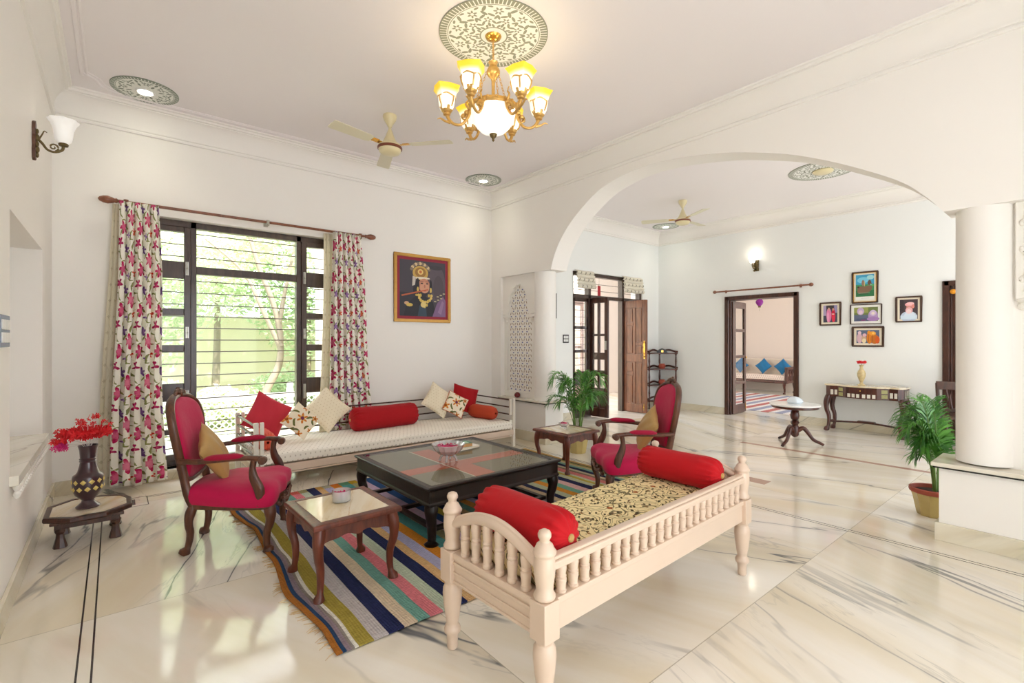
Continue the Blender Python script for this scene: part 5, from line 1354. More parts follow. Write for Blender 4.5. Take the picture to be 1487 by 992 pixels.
G = [((110, 124, 70), R(-.5, .5, -.5, .5)), ((150, 156, 80), R(-.5, .1, .1, .5)), ((96, 104, 130), R(-.5, .1, -.5, -.05)), ((80, 90, 120), R(-.4, .2, -.45, -.3)), ((196, 170, 206), disc(-.22, .22, .15, .27)), ((226, 200, 214), disc(-.22, .15, .09, .14)), ((180, 150, 196), disc(.30, -.1, .2, .38)), ((206, 186, 216), disc(.30, .08, .13, .22)), ((236, 220, 210), disc(.3, .05, .07, .1)), ((170, 130, 190), disc(.3, -.35, .26, .15)), ((140, 70, 120), disc(-.1, -.42, .12, .04))]
wallpic('framed photo of pale purple figures on green, middle of the centre column', 2.292, 1.918, 1.538, 1.826, .010, .034, G, mount=plain('white_mount', srgb(240, 240, 234), .7))
G = [((92, 104, 128), R(-.5, .5, -.5, .5)), ((216, 180, 190), disc(-.36, -.12, .12, .4)), ((226, 196, 204), disc(-.36, .3, .08, .12)), ((206, 170, 140), disc(-.17, -.2, .11, .3)), ((236, 220, 180), disc(-.16, -.32, .09, .18)), ((224, 180, 190), disc(-.14, .12, .09, .12)), ((220, 130, 30), disc(.08, -.1, .13, .45)), ((232, 150, 40), disc(.06, .3, .08, .14)), ((196, 110, 26), disc(.3, -.2, .18, .36)), ((236, 160, 50), disc(.22, .24, .14, .16)), ((210, 90, 26), disc(.42, -.25, .1, .28)), ((250, 196, 90), disc(.24, .26, .06, .08)), ((150, 70, 20), R(.02, .04, -.4, .2)), ((150, 70, 20), R(.2, .22, -.4, .1))]
wallpic('framed photo of a group in white and orange clothes, lowest of the centre column', 2.272, 1.893, 1.213, 1.508, .024, .030, G)
G = [((70, 56, 60), R(-.5, .5, -.5, .5)), ((56, 46, 50), R(-.5, -.26, -.1, .5)), ((190, 206, 226), disc(0, -.38, .46, .28)), ((214, 226, 240), disc(.05, -.32, .3, .2)), ((210, 226, 240), R(-.46, .46, -.5, -.32)), ((196, 128, 110), disc(.04, .06, .18, .2)), ((232, 176, 180), disc(.02, -.06, .2, .16)), ((240, 214, 214), disc(.0, -.12, .14, .12)), ((236, 170, 170), disc(.05, .24, .26, .10)), ((244, 196, 196), disc(.08, .29, .22, .07)), ((220, 140, 130), disc(.24, .14, .08, .1))]
wallpic('framed portrait of a person in a pink turban and white clothes', 1.762, 1.480, 1.552, 1.906, .020, .024, G)
t = thing('wall_frame', 'thin black edge of a dark frame on the wall right behind the round pier', 'picture', (5.37, YW, 1.86))
m = MB(); m.box(.075, .095, -.03, 0, -.2, .2); m.box(-.3, .095, -.022, 0, -.2, -.185); m.box(-.3, .095, -.022, 0, .185, .2); m.box(-.3, .08, -.01, 0, -.19, .19); obj('frame', m, BLACK, t)

def switchplate(label, loc, rz, w, h, nx, ny, cover, rock):
    t = thing('switch_plate', label, 'light switch', loc, rz)
    m = MB(); m.box(-w / 2, w / 2, -.010, 0, -h / 2, h / 2); obj('plate', m, cover, t, bevel=.003)
    for i in range(nx):
        for j in range(ny):
            cw, chh = w * .78 / nx, h * .74 / ny
            x = (-.5 + (i + .5) / nx) * w * .82; z = (-.5 + (j + .5) / ny) * h * .8
            m = MB(); m.box(x - cw * .42, x + cw * .42, -.015, -.009, z - chh * .42, z + chh * .42); obj('rocker', m, rock, t, bevel=.002)
switchplate('black switch plate with six white rockers on the far room wall', (5.70, YW, 1.333), 0, .135, .135, 3, 2, BLACK, WHITEP)
switchplate('switch plate with white rockers on the wall beside the deep niche', (XL, 3.22, 1.345), pi / 2, .26, .15, 4, 2, plain('blue_grey_plate', srgb(120, 140, 165), .25), WHITEP)

# ---------------------------------------------------------------- octagonal stool, vase, flowers
t = thing('octagonal_stool', 'low dark wooden octagonal stool with a cream top below the wall niche', 'stool', (-.125, 4.29, 0))
oc = [(-.215, -.15), (-.085, -.245), (.085, -.235), (.215, -.115), (.215, .06), (.175, .165), (.05, .235), (-.10, .245), (-.215, .12)]
m = MB(); n = len(oc); vs = []; fs = []
for k, z in ((1.0, .168), (1.02, .176), (1.02, .192), (1.0, .200), (.88, .200), (.88, .192)):
    for x, y in oc: vs.append((x * k, y * k, z))
for j in range(5):
    for i in range(n): q = (i + 1) % n; fs.append((j * n + i, j * n + q, (j + 1) * n + q, (j + 1) * n + i))
m.add(vs, fs); obj('rim', m, DARKW, t, bevel=.003)
m = MB(); m.prism([(x * .89, y * .89) for x, y in oc], .17, .196); obj('top_panel', m, CREAMARB, t)
m = MB(); m.box(-.165, .155, -.165, .165, .118, .168); m.box(-.185, .175, -.185, .185, .150, .170); obj('apron', m, DARKW, t, bevel=.004)
for sx in (-1, 1):
    for sy in (-1, 1):
        m = MB(); m.lathe([(.036, 0), (.034, .01), (.022, .06), (.020, .085), (.028, .10), (.030, .12)], 8, (sx * .135 - .003, sy * .14, 0), sq=.3); obj('leg', m, DARKW, t, bevel=.003)
t = thing('vase', 'tall purple brown vase with a band of gold diamonds on the octagonal stool', 'vase', (-.135, 4.27, .197))
m = MB(); m.lathe([(.001, 0), (.062, 0), (.064, .008), (.056, .016), (.036, .034), (.032, .048), (.045, .062), (.066, .085), (.078, .118), (.082, .16), (.081, .20), (.077, .214), (.062, .225), (.054, .24), (.046, .27), (.041, .30), (.046, .305), (.041, .312), (.046, .32), (.041, .326), (.042, .34), (.045, .38), (.052, .41), (.047, .41), (.04, .37)], 32); obj('body', m, VASEB, t, smooth=True)
m = MB()
for k in range(12):
    for r_, z in ((.0835, .132), (.0835, .178)):
        a = 2 * pi * (k + (.5 if z > .15 else 0)) / 12; s_ = .017
        rad = .0815 if z < .15 else .0835
        c = Vector((rad * cos(a), rad * sin(a), z)); tx = Vector((-sin(a), cos(a), 0)); nn = Vector((cos(a), sin(a), 0))
        P = [c + tx * s_, c + Vector((0, 0, s_)), c - tx * s_, c - Vector((0, 0, s_))]
        m.add([tuple(p) for p in P] + [tuple(c + nn * .005)], [(0, 1, 4), (1, 2, 4), (2, 3, 4), (3, 0, 4)])
obj('gold_diamond_band', m, PALEGOLD, t)
def blossoms(mb, c, r, rnd, n=5):
    ax = Vector((rnd.uniform(-1, 1), rnd.uniform(-1, 1), rnd.uniform(-.2, 1))).normalized(); u = ax.orthogonal().normalized(); v = ax.cross(u)
    for k in range(n):
        a = 2 * pi * k / n; d = u * cos(a) + v * sin(a); e = u * cos(a + .5) + v * sin(a + .5); f = u * cos(a - .5) + v * sin(a - .5)
        C = Vector(c); mb.add([tuple(C), tuple(C + (e * .6 + ax * .25) * r), tuple(C + (d + ax * .1) * r), tuple(C + (f * .6 + ax * .25) * r)], [(0, 1, 2, 3)])
t = thing('artificial_flowers', 'spray of red and pink artificial flowers standing in the tall brown vase', 'flowers', (-.135, 4.27, .60))
rnd = random.Random(5); m = MB(); m2 = MB(); mp = MB()
for k in range(230):
    a = rnd.uniform(0, 2 * pi); q = rnd.random() ** .6
    blossoms(m, (.135 * q * cos(a) - .02, .15 * q * sin(a), .045 + .05 * q * rnd.random() - .01 + .05 * (1 - q) + .03 * q), .026, rnd)
for cxx, cyy, cz, nn in ((-.14, -.03, .045, 34), (.085, .05, .075, 26), (-.035, .02, .16, 9), (.045, .05, .185, 10), (.0, -.02, .145, 7), (.09, .0, .15, 5)):
    for k in range(nn): blossoms(m, (cxx + rnd.gauss(0, .022), cyy + rnd.gauss(0, .02), cz + rnd.gauss(0, .008)), .018, rnd)
for k in range(26): blossoms(mp, (-.13 + rnd.gauss(0, .022), -.06 + rnd.gauss(0, .015), .018 + rnd.gauss(0, .008)), .018, rnd)
for cxx, cyy, cz in ((-.14, -.03, .04), (.11, .06, .07), (-.035, .02, .155), (.045, .05, .18), (.0, -.02, .14), (.09, 0, .145), (-.1, .08, .05), (.02, -.12, .06), (-.125, -.055, .02)):
    m2.tube(smoothpts([(cxx * .1, cyy * .1, -.15), (cxx * .15, cyy * .15, -.0), (cxx * .6, cyy * .6, cz * .6), (cxx, cyy, cz)], 4), .0018, 5)
obj('red_blossoms', m, REDFL, t, merge=False); obj('pink_blossoms', mp, PINKFL, t, merge=False); obj('stem', m2, plain('white_wire', srgb(230, 226, 220), .5), t)

# ---------------------------------------------------------------- small things on the tables
def petals(label, loc, r, n, seed, mat=ROSEP, hgt=.012):
    rnd = random.Random(seed); m = MB()
    for k in range(n):
        a = rnd.uniform(0, 2 * pi); q = r * sqrt(rnd.random()); c = Vector((q * cos(a), q * sin(a), rnd.uniform(0, hgt)))
        b = rnd.uniform(0, 6.28); u = Vector((cos(b), sin(b), rnd.uniform(-.5, .5))) * .009; v = Vector((-sin(b), cos(b), rnd.uniform(-.5, .5))) * .006
        m.add([tuple(c - u), tuple(c + v), tuple(c + u), tuple(c - v)], [(0, 1, 2, 3)])
    m.lathe([(.001, 0), (r * .95, .001), (r * .8, hgt * .6), (.001, hgt * .8)], 14)
    o = obj('flower_petals', m, mat, merge=False); o.location = loc; return tag(o, label, 'petals', kind='stuff')
t = thing('crystal_bowl', 'cut crystal footed bowl of pink petals on the black low table', 'bowl', (1.965, 3.145, .384)); t.scale = (1.3, 1.3, 1.35)
m = MB(); n = 48
m.lathe([(.001, .030), (.028, .032), (.055, .045), (.075, .066), (.086, .088), (.092, .098), (.088, .099), (.080, .088), (.068, .068), (.05, .051), (.02, .040), (.001, .039)], n, wob=lambda a, z: 1 + .09 * abs(cos(8 * a)) * (z > .04)); obj('bowl', m, GLASS, t, smooth=12)
for k in range(4):
    a = pi / 4 + k * pi / 2; m = MB(); m.tube(smoothpts([(.03 * cos(a), .03 * sin(a), .038), (.045 * cos(a), .045 * sin(a), .02), (.05 * cos(a), .05 * sin(a), .003)], 4), [.008] * 4 + [.006] * 4 + [.009], 8); obj('foot', m, GLASS, t, smooth=True)
petals('pink petals floating in the cut crystal bowl', (1.965, 3.145, .384 + .092), .088, 320, 1, hgt=.03)
t = thing('glass_bowl', 'short straight glass bowl of water and petals on the near side table', 'bowl', (.985, 2.70, .4))
m = MB(); m.lathe([(.001, .001), (.046, .001), (.050, .006), (.0515, .03), (.050, .062), (.0475, .062), (.0485, .03), (.045, .010), (.001, .009)], 36); obj('bowl', m, GLASS, t, smooth=30)
m = MB(); m.lathe([(.001, .0095), (.0445, .0105), (.0475, .03), (.0474, .036), (.001, .036)], 36); obj('water', m, GLASS, t, smooth=30)
petals('pink petals floating in the short straight glass bowl', (.985, 2.70, .4 + .037), .042, 90, 2)
t = thing('glass_bowl', 'small clear footed glass bowl of pink petals on the side table by the daybed', 'bowl', (3.56, 3.48, .4))
m = MB(); m.lathe([(.001, .018), (.03, .02), (.048, .035), (.056, .058), (.053, .058), (.045, .038), (.028, .025), (.001, .023)], 28)
for k in range(3): a = k * 2.09; m.tube([(.03 * cos(a), .03 * sin(a), .02), (.04 * cos(a), .04 * sin(a), .002)], .005, 6)
obj('bowl', m, GLASS, t, smooth=30)
petals('pink petals heaped in the small footed glass bowl', (3.56, 3.48, .4 + .045), .040, 70, 3, hgt=.02)
t = thing('book', 'thin white book lying under the green book on the black low table', 'book', (2.31, 3.46, .3836), radians(8))
m = MB(); m.box(-.12, .12, -.085, .085, 0, .002); m.box(-.12, .12, -.085, .085, .014, .016); m.box(-.12, -.117, -.085, .085, 0, .016); obj('cover', m, plain('white_cover', srgb(232, 228, 220), .5), t)
m = MB(); m.box(-.116, .116, -.082, .082, .002, .014); obj('pages', m, MATB, t)
t = thing('book', 'thick green and white paperback lying on top of the thin white book', 'book', (2.29, 3.45, .4), radians(-6))
m = MB(); m.box(-.075, .075, -.055, .055, 0, .0015); m.box(-.075, .075, -.055, .055, .0285, .030); m.box(-.075, -.0735, -.055, .055, 0, .03); obj('cover', m, plain('green_cover', srgb(60, 140, 110), .4), t)
m = MB(); m.box(-.06, .05, -.04, .02, .030, .0304); obj('cover_title_block', m, plain('pale_green', srgb(206, 226, 200), .4), t)
m = MB(); m.box(-.0735, .073, -.053, .053, .0015, .0285); obj('pages', m, plain('tan_pages', srgb(206, 158, 104), .8), t)
t = thing('oil_pot', 'tiny round dark red pot on the pier ledge below the lattice panel', 'pot', (4.20, 4.98, .535))
m = MB(); m.lathe([(.001, 0), (.02, 0), (.036, .014), (.042, .034), (.034, .054), (.018, .064), (.022, .070), (.014, .070), (.001, .06)], 20); obj('body', m, plain('dark_red_glaze', srgb(120, 24, 28), .25), t, smooth=True)

# ---------------------------------------------------------------- potted palms
def palm(label, loc, rz, hgt, n, spread, seed, pot=1.):
    t = thing('potted_palm', label, 'potted plant', loc, rz)
    m = MB(); N = 10
    m.lathe([(.001, 0), (.105 * pot, 0), (.112 * pot, .02), (.135 * pot, .15 * pot), (.15 * pot, .205 * pot), (.135 * pot, .205 * pot), (.12 * pot, .15 * pot)], 40, wob=lambda a, z: 1 + .03 * (1 if cos(10 * a) > 0 else -1) * (z < .19)); obj('pot', m, POTG, t, smooth=30)
    m = MB(); m.lathe([(.148 * pot, .195 * pot), (.162 * pot, .20 * pot), (.168 * pot, .215 * pot), (.164 * pot, .235 * pot), (.150 * pot, .24 * pot), (.142 * pot, .235 * pot), (.140 * pot, .20 * pot)], 40); obj('rim', m, POTT, t, smooth=True)
    m = MB(); m.lathe([(.001, .21 * pot), (.142 * pot, .205 * pot)], 30); obj('soil', m, SOIL, t)
    rnd = random.Random(seed); st = MB(); lf = MB(); base = .2 * pot
    for k in range(n):
        a = 2 * pi * k / n * 1.618 * 2 + rnd.uniform(-.4, .4); reach = spread * rnd.uniform(.45, 1.); hh = hgt * rnd.uniform(.55, 1.)
        if rz == .0001 and -cos(a) * .772 + sin(a) * .636 > .2: reach *= .62; hh *= .72
        if rz == .0001 and cos(a) * reach < .22 and sin(a) * reach < .02: a += pi
        if rz == .0001 and cos(a) * reach < -.16 and sin(a) * reach < .12: reach = .18
        x0, y0 = .03 * cos(a), .03 * sin(a)
        if rz == .0001: x0 += .025; y0 -= .03
        P = smoothpts([(x0 * 1., y0 * 1., base), (x0 + reach * .12 * cos(a), y0 + reach * .12 * sin(a), base + hh * .45), (x0 + reach * .42 * cos(a), y0 + reach * .42 * sin(a), base + hh * .85), (x0 + reach * .78 * cos(a), y0 + reach * .78 * sin(a), base + hh * .95), (x0 + reach * cos(a), y0 + reach * sin(a), base + hh * .80)], 7)
        L = len(P); st.tube(P, [.0055 - .0042 * i / L for i in range(L)], 5)
        for i in range(int(L * .32), L):
            p = Vector(P[i]); d = (Vector(P[min(i + 1, L - 1)]) - Vector(P[i - 1])).normalized(); side = d.cross(Vector((0, 0, 1))).normalized()
            f = (i - L * .32) / (L * .68); ll = .20 * (1.05 - .6 * abs(f - .35)) * (1 - .5 * f) * rnd.uniform(.75, 1.1)
            for s in (-1, 1):
                for rep in ((0, 1) if f < .8 else (0,)):
                    o = d * (rep * .010 + rnd.uniform(-.004, .004)); dr = (side * s * (.9 - .35 * f) + d * (.6 + .7 * f) + Vector((0, 0, rnd.uniform(.0, .5)))).normalized()
                    w = d.cross(dr).cross(dr).normalized() * .0044; 
                    A = p + o; B = A + dr * ll * .4; Cc = A + dr * ll * .75 + Vector((0, 0, -.16 * ll)); D = A + dr * ll * .95 + Vector((0, 0, -.46 * ll))
                    lf.add([tuple(A - w * .3), tuple(A + w * .3), tuple(B + w), tuple(B - w), tuple(Cc + w * .8), tuple(Cc - w * .8), tuple(D)], [(0, 1, 2, 3), (3, 2, 4, 5), (5, 4, 6)])
    obj('stems', st, STEMG, t, smooth=True); obj('fronds', lf, LEAF, t, merge=False)
palm('green potted palm beside the pier, behind the side table with the small glass bowl', (4.17, 3.85, 0), 0, .80, 17, .34, 11, .85)
palm('large green potted palm in a gold and terracotta pot tucked behind the round pier', (4.71, .775, 0), .0001, .74, 20, .25, 23, .85)
# ---------------------------------------------------------------- far room furniture
t = thing('round_table', 'round pedestal table with white top and three curved feet in the far room', 'table', (6.62, 2.42, 0))
m = MB(); m.lathe([(.001, .485), (.27, .485), (.285, .49), (.287, .50), (.28, .508), (.001, .508)], 48); obj('white_top', m, plain('white_marble_top', srgb(240, 240, 238), .1), t, smooth=True)
m = MB(); m.lathe([(.05, .445), (.245, .452), (.262, .462), (.262, .484), (.05, .485)], 48); obj('top_rim', m, WALNUT, t, smooth=True)
m = MB(); m.lathe([(.045, .45), (.05, .435), (.032, .425), (.045, .40), (.052, .36), (.046, .32), (.03, .30), (.045, .285), (.052, .27), (.04, .25), (.032, .24), (.045, .225), (.046, .12), (.035, .10), (.012, .085), (.001, .08)], 24); obj('pedestal', m, WALNUT, t, smooth=True)
for k in range(3):
    a = radians(-72 + 120 * k) + .12; m = MB()
    P = smoothpts([(.03, 0, .17), (.09, 0, .205), (.14, 0, .155), (.20, 0, .07), (.28, 0, .03), (.31, 0, .014)], 5)
    m.at((0, 0, 0), (0, 0, a)); m.tube(P, [(.020, .030 - .016 * i / len(P)) for i in range(len(P))], 10); obj('curved_foot', m, WALNUT, t, smooth=True)
t = thing('glass_ornament', 'translucent white glass ornament standing on the round pedestal table', 'ornament', (6.66, 2.44, .508))
m = MB(); m.lathe([(.001, 0), (.07, 0), (.09, .02), (.08, .05), (.05, .075), (.02, .085), (.001, .087)], 20, wob=lambda a, z: 1 + .12 * cos(5 * a)); obj('glass', m, plain('milky_glass', srgb(226, 236, 244), .15), t, smooth=True)

def console():
    # local: x along the wall (towards -y world), y towards the room
    t = thing('console_table', 'dark bow fronted console table with a cream top below the five pictures', 'console table', (8.29, 2.06, 0), pi / 2)
    # rz=90: local x -> +Y world, local y -> -X world (into the room)
    W = .46
    def bow(k=1.): return [(-W * k, .0), (-W * k, .27 * k), (-.40 * k, .31 * k), (-.30 * k, .30 * k), (-.18 * k, .37 * k), (0, .40 * k), (.18 * k, .37 * k), (.30 * k, .30 * k), (.40 * k, .31 * k), (W * k, .27 * k), (W * k, .0)]
    m = MB(); m.prism(bow(1.02), .655, .675); obj('cream_top', m, CREAMARB, t, bevel=.003)
    m = MB(); m.prism(bow(.985), .50, .655); obj('case', m, WALNUT, t, bevel=.004)
    bone = plain('bone_inlay', srgb(226, 222, 210), .35); 
    P = bow(.985); m = MB(); g = MB()
    def onface(i, f0, f1, z0, z1, mb):
        a, b = Vector((*P[i], 0)), Vector((*P[i + 1], 0)); d = (b - a); n = Vector((-d.y, d.x, 0)).normalized(); n = n if n.y > 0 or abs(n.x) > .9 else -n
        p, q = a + d * f0 + n * .001, a + d * f1 + n * .001; o = n * .0025
        mb.add([(p.x, p.y, z0), (q.x, q.y, z0), (q.x, q.y, z1), (p.x, p.y, z1), (p.x + o.x, p.y + o.y, z0), (q.x + o.x, q.y + o.y, z0), (q.x + o.x, q.y + o.y, z1), (p.x + o.x, p.y + o.y, z1)], [(0, 1, 2, 3), (4, 5, 6, 7), (0, 1, 5, 4), (2, 3, 7, 6), (1, 2, 6, 5), (0, 3, 7, 4)])
    for i in (2, 7):
        onface(i, .08, .40, .53, .60, m); onface(i, .56, .90, .53, .60, m)
    for i in (3, 6):
        lo, hi = (.12, .62) if i == 3 else (.38, .88)
        onface(i, lo, hi, .52, .57, g); onface(i, lo, hi, .585, .635, g)
    for i in (4, 5):
        for k in range(3): onface(i, .08 + k * .31, .08 + k * .31 + .2, .515, .565, m)
    for i in (0, 9):
        for k in range(3): onface(i, .12 + k * .3, .2 + k * .3, .53, .63, m)
    obj('bone_inlay', m, bone, t); obj('gold_inlay', g, plain('gold_flower_inlay', srgb(156, 150, 92), .4, var=.4, scale=120), t)
    m = MB(); m.box(-.13, .13, .394, .400, .580, .645); dr_ = obj('drawer', m, WALNUT, t, bevel=.003); m = MB(); m.ball((0, .405, .612), .010, 8, 6); obj('knob', m, GOLDP, dr_, smooth=True)
    for sx in (-1, 1):
        for y, o in ((.27, .6), (.04, .1)):
            m = MB(); cabriole(m, (sx * .42, y, .51), (sx * .425, y + (.03 if y > .1 else -.0), 0), .036, .017, (sx * .8, o * .6), .03, 10, toe=.03); obj('leg', m, WALNUT, t, smooth=True)
    m = MB(); m.tube(smoothpts([(-.42, .24, .13), (-.25, .16, .135), (-.1, .12, .14), (.1, .12, .14), (.25, .16, .135), (.42, .24, .13)], 5), [(.017, .013)] * 26, 8); m.box(-.10, .10, .09, .16, .14, .165); m.tube([(-.42, .04, .13), (-.42, .26, .13)], .014, 8); m.tube([(.42, .04, .13), (.42, .26, .13)], .014, 8); obj('stretcher', m, WALNUT, t, smooth=True)
console()
t = thing('vase', 'slim painted brass vase standing on the console table', 'vase', (8.06, 2.09, .675))
m = MB(); m.lathe([(.001, 0), (.045, 0), (.047, .008), (.025, .025), (.016, .045), (.03, .075), (.048, .13), (.050, .17), (.040, .205), (.022, .23), (.018, .26), (.028, .285), (.034, .29), (.026, .288)], 24); obj('body', m, plain('painted_brass', srgb(206, 186, 140), .35, .2, var=.35, scale=45), t, smooth=True)
t = thing('artificial_flowers', 'small bunch of bright red flowers in the slim brass vase', 'flowers', (8.06, 2.09, .96))
rnd = random.Random(8); m = MB()
for k in range(60): a = rnd.uniform(0, 6.28); q = .055 * sqrt(rnd.random()); blossoms(m, (q * cos(a), q * sin(a), .03 + .02 * rnd.random()), .02, rnd)
obj('red_blossoms', m, REDFL, t, merge=False); m = MB(); m.tube([(0, 0, -.12), (0, 0, .03)], .003, 6); m.tube([(.005, 0, -.1), (.03, .01, .03)], .002, 6); obj('stem', m, STEMG, t)

def cornershelf():
    t = thing('corner_shelf', 'dark wooden four tier corner shelf beside the open teak door', 'shelf', (8.27, 5.47, 0))
    # quarter-round shelves opening towards -x,-y
    Rr = .40
    q = [(0, 0)] + [(-Rr * cos(a), -Rr * sin(a)) for a in [pi / 2 * k / 10 for k in range(11)]]
    q = [(0, 0), (0, -Rr), (-.10, -Rr + .02), (-.22, -.24), (-Rr + .02, -.10), (-Rr, 0)]
    for z in (1.07, .765, .46, .16):
        m = MB(); m.prism(q, z - .02, z)
        for a, b in (((0, -Rr), (0, 0)), ((0, 0), (-Rr, 0))):
            pts = []
            for k in range(13):
                f = k / 12; pts.append((a[0] + (b[0] - a[0]) * f - .006, a[1] + (b[1] - a[1]) * f - .006, z + .02 + .035 * sin(pi * f) ** 2))
            m.tube(pts, [(.006, .02)] * 13, 6)
        obj('shelf', m, WALNUT, t)
    for x, y in ((-.02, -.02), (-.03, -Rr + .02), (-Rr + .02, -.03)):
        m = MB(); prof = []
        for a, b in ((0, .14), (.16, .44), (.46, .745), (.765, 1.05)):
            h = b - a
            for r, f in ((.014, 0), (.020, .05), (.012, .12), (.015, .3), (.019, .5), (.015, .7), (.012, .88), (.020, .95), (.014, 1)): prof.append((r, a + h * f))
        prof.append((.018, 1.08)); prof.append((.001, 1.09))
        m.lathe(prof, 10, (x, y, 0)); obj('turned_post', m, WALNUT, t, smooth=True)
cornershelf()
for z, lab, c in ((.765, 'small terracotta pot on the second tier of the corner shelf', (176, 80, 60)), (.46, 'small terracotta pot on the third tier of the corner shelf', (170, 76, 60))):
    t = thing('terracotta_pot', lab, 'pot', (8.13, 5.32, z)); m = MB(); m.lathe([(.001, 0), (.045, 0), (.065, .03), (.068, .06), (.05, .085), (.055, .095), (.045, .095), (.001, .06)], 20); obj('body', m, plain('terracotta', srgb(*c), .6), t, smooth=True)
t = thing('mantel_ornament', 'dark arched ornament with a gold plate on the top tier of the corner shelf', 'ornament', (8.10, 5.30, 1.07), radians(-40))
m = MB(); m.prism([(-.10, 0), (.10, 0), (.09, .03), (.05, .07), (0, .085), (-.05, .07), (-.09, .03)], -.015, .015, 'y'); obj('body', m, BLACK, t, bevel=.003)
m = MB(); m.box(-.02, .02, -.022, -.015, .01, .05); obj('plate', m, GOLDP, t)
t = thing('hanging_ornament', 'purple balloon shaped ornament hanging in the doorway of the sofa room', 'ornament', (8.30, 3.575, 1.885))
m = MB(); m.lathe([(.001, .115), (.035, .105), (.055, .08), (.058, .055), (.045, .025), (.025, 0), (.02, -.005)], 20); obj('balloon', m, plain('purple_cloth', srgb(150, 40, 150), .5, var=.3, scale=30), t, smooth=True)
m = MB(); m.lathe([(.012, -.03), (.020, -.03), (.022, -.005), (.001, -.006)], 10); m.tube([(0, 0, -.03), (0, 0, -.09)], .002, 5); m.tube([(0, 0, .11), (0, 0, .205)], .0015, 5); obj('basket', m, BRONZE, t)

# chair standing by the dark doorway, seen past the pier
t = thing('carved_chair', 'dark carved wooden chair back showing between the palm and the round pier', 'chair', (7.75, 1.0, 0), radians(200))
m = MB(); m.prism([(-.19, -.2), (.2, -.23), (.2, .23), (-.19, .2)], .38, .42); obj('seat', m, DARKW, t, bevel=.006)
for sx, sy in ((.17, .19), (.17, -.19), (-.17, .18), (-.17, -.18)):
    m = MB(); m.tube([(sx, sy, 0), (sx, sy, .38)], [.016, .022], 8); obj('leg', m, DARKW, t)
m = MB()
for s in (-1, 1): m.tube([(-.18, s * .19, .4), (-.2, s * .2, .78)], .02, 8)
for k in range(5): m.tube([(-.185, -.12 + k * .06, .45), (-.195, -.12 + k * .06 + .02 * (-1) ** k, .6), (-.198, -.12 + k * .06, .72)], .013, 6)
m.box(-.215, -.175, -.21, .21, .70, .80); m.box(-.205, -.17, -.2, .2, .43, .47); obj('backrest', m, DARKW, t, bevel=.004)

# ---------------------------------------------------------------- sofa room
def sofa():
    t = thing('sofa', 'long beige upholstered sofa with carved dark wood arm in the room beyond', 'sofa', (12.85, 5.88, 0), pi / 2)
    # local x -> +Y world; local y -> -X world (front)
    L = 1.12
    m = MB(); m.box(-L, L, -.30, .36, .26, .33); obj('seat_rail', m, WALNUT, t, bevel=.01)
    m = MB(); m.box(-L + .04, L - .04, -.22, .36, .33, .45); obj('seat_cushion', m, dotted('sofa_seat_print', srgb(226, 210, 196), srgb(180, 160, 150), .05, .014), t, bevel=.02)
    m = MB(); m.box(-L, L, -.36, -.20, .30, .84); obj('backrest', m, SOFAF, t, bevel=.03)
    for s in (-1, 1):
        m = MB(); m.box(s * L - .03, s * L + .03, -.3, .36, .60, .66); m.box(s * L - .03, s * L + .03, .30, .36, .26, .62)
        for k in range(4): m.tube([(s * L, -.2 + .14 * k, .33), (s * L, -.10 + .14 * k, .61)], .02, 8); m.tube([(s * L, -.10 + .14 * k, .33), (s * L, -.2 + .14 * k, .61)], .02, 8)
        obj('carved_arm', m, WALNUT, t)
        for y in (.32, -.28):
            m = MB(); cabriole(m, (s * (L - .05), y, .27), (s * (L - .05), y, 0), .035, .018, (0, 1), .02, 8); obj('leg', m, WALNUT, t)
sofa()
for k, (y, lab) in enumerate(((4.98, 'teal blue square cushion beside the carved arm of the sofa'), (5.44, 'teal blue square cushion in the middle of the beige sofa'), (6.02, 'teal blue square cushion on the sofa seen through the door glass'))):
    pillow('throw_pillow', lab, .30, .30, .10, BLUEC, (12.86, y, .655), (radians(12), radians(45), pi / 2))
m = MB(); cs = [(198, 118, 112), (232, 228, 224), (156, 160, 184), (232, 228, 224)]; y = 3.3; k = 0
while y < 6.4:
    w = .14 if k % 2 == 0 else .10
    m.cur = k % 4; m.box(9.15, 12.2, y, y + w, .001, .007); y += w; k += 1
tag(obj('dhurrie_rug', m, [rugm(c) for c in cs], merge=False), 'red white and blue striped rug on the floor of the sofa room', 'rug')

# ---------------------------------------------------------------- outside
GRASS = plain('lawn_grass', srgb(176, 184, 140), .95, var=.3, scale=3)
m = MB(); m.box(-14, 24, 5.8, 30, -.30, -.12); struct('ground_garden', m, GRASS)
m = MB(); m.box(-.6, 9.5, 5.8, 7.4, -.14, -.004); struct('floor_verandah', m, SKIRTM)
GW = plain('garden_wall_paint', srgb(236, 228, 214), .8, var=.05)
m = MB(); m.box(-12, 20, 13.6, 13.8, -.2, 1.9); struct('wall_garden', m, GW)
m = MB(); m.box(2.62, 4.4, 8.2, 8.4, -.2, 3.6); m.box(4.4, 4.6, 8.2, 13.6, -.2, 3.6); struct('wall_neighbour', m, GW)
m = MB(); m.box(5.4, 9.6, 8.6, 8.75, 0, 3.2); struct('wall_verandah', m, plain('verandah_paint', srgb(228, 224, 220), .7))
t = thing('verandah_door', 'pale framed glass door standing open on the verandah outside', 'door', (7.22, 6.5, 0))
m = MB(); m.box(-.40, -.34, 0, .05, 0, 2.1); m.box(-.05, 0, 0, .05, 0, 2.1); m.box(-.34, -.05, 0, .05, 0, .45); m.box(-.34, -.05, 0, .05, 2.0, 2.1); m.box(-.34, -.05, 0, .05, 1.15, 1.2); obj('door_frame', m, plain('pinkish_wood', srgb(176, 148, 140), .4), t, bevel=.004)
m = MB(); m.box(-.34, -.05, .02, .024, .45, 2.0); obj('pane', m, PANE, t)
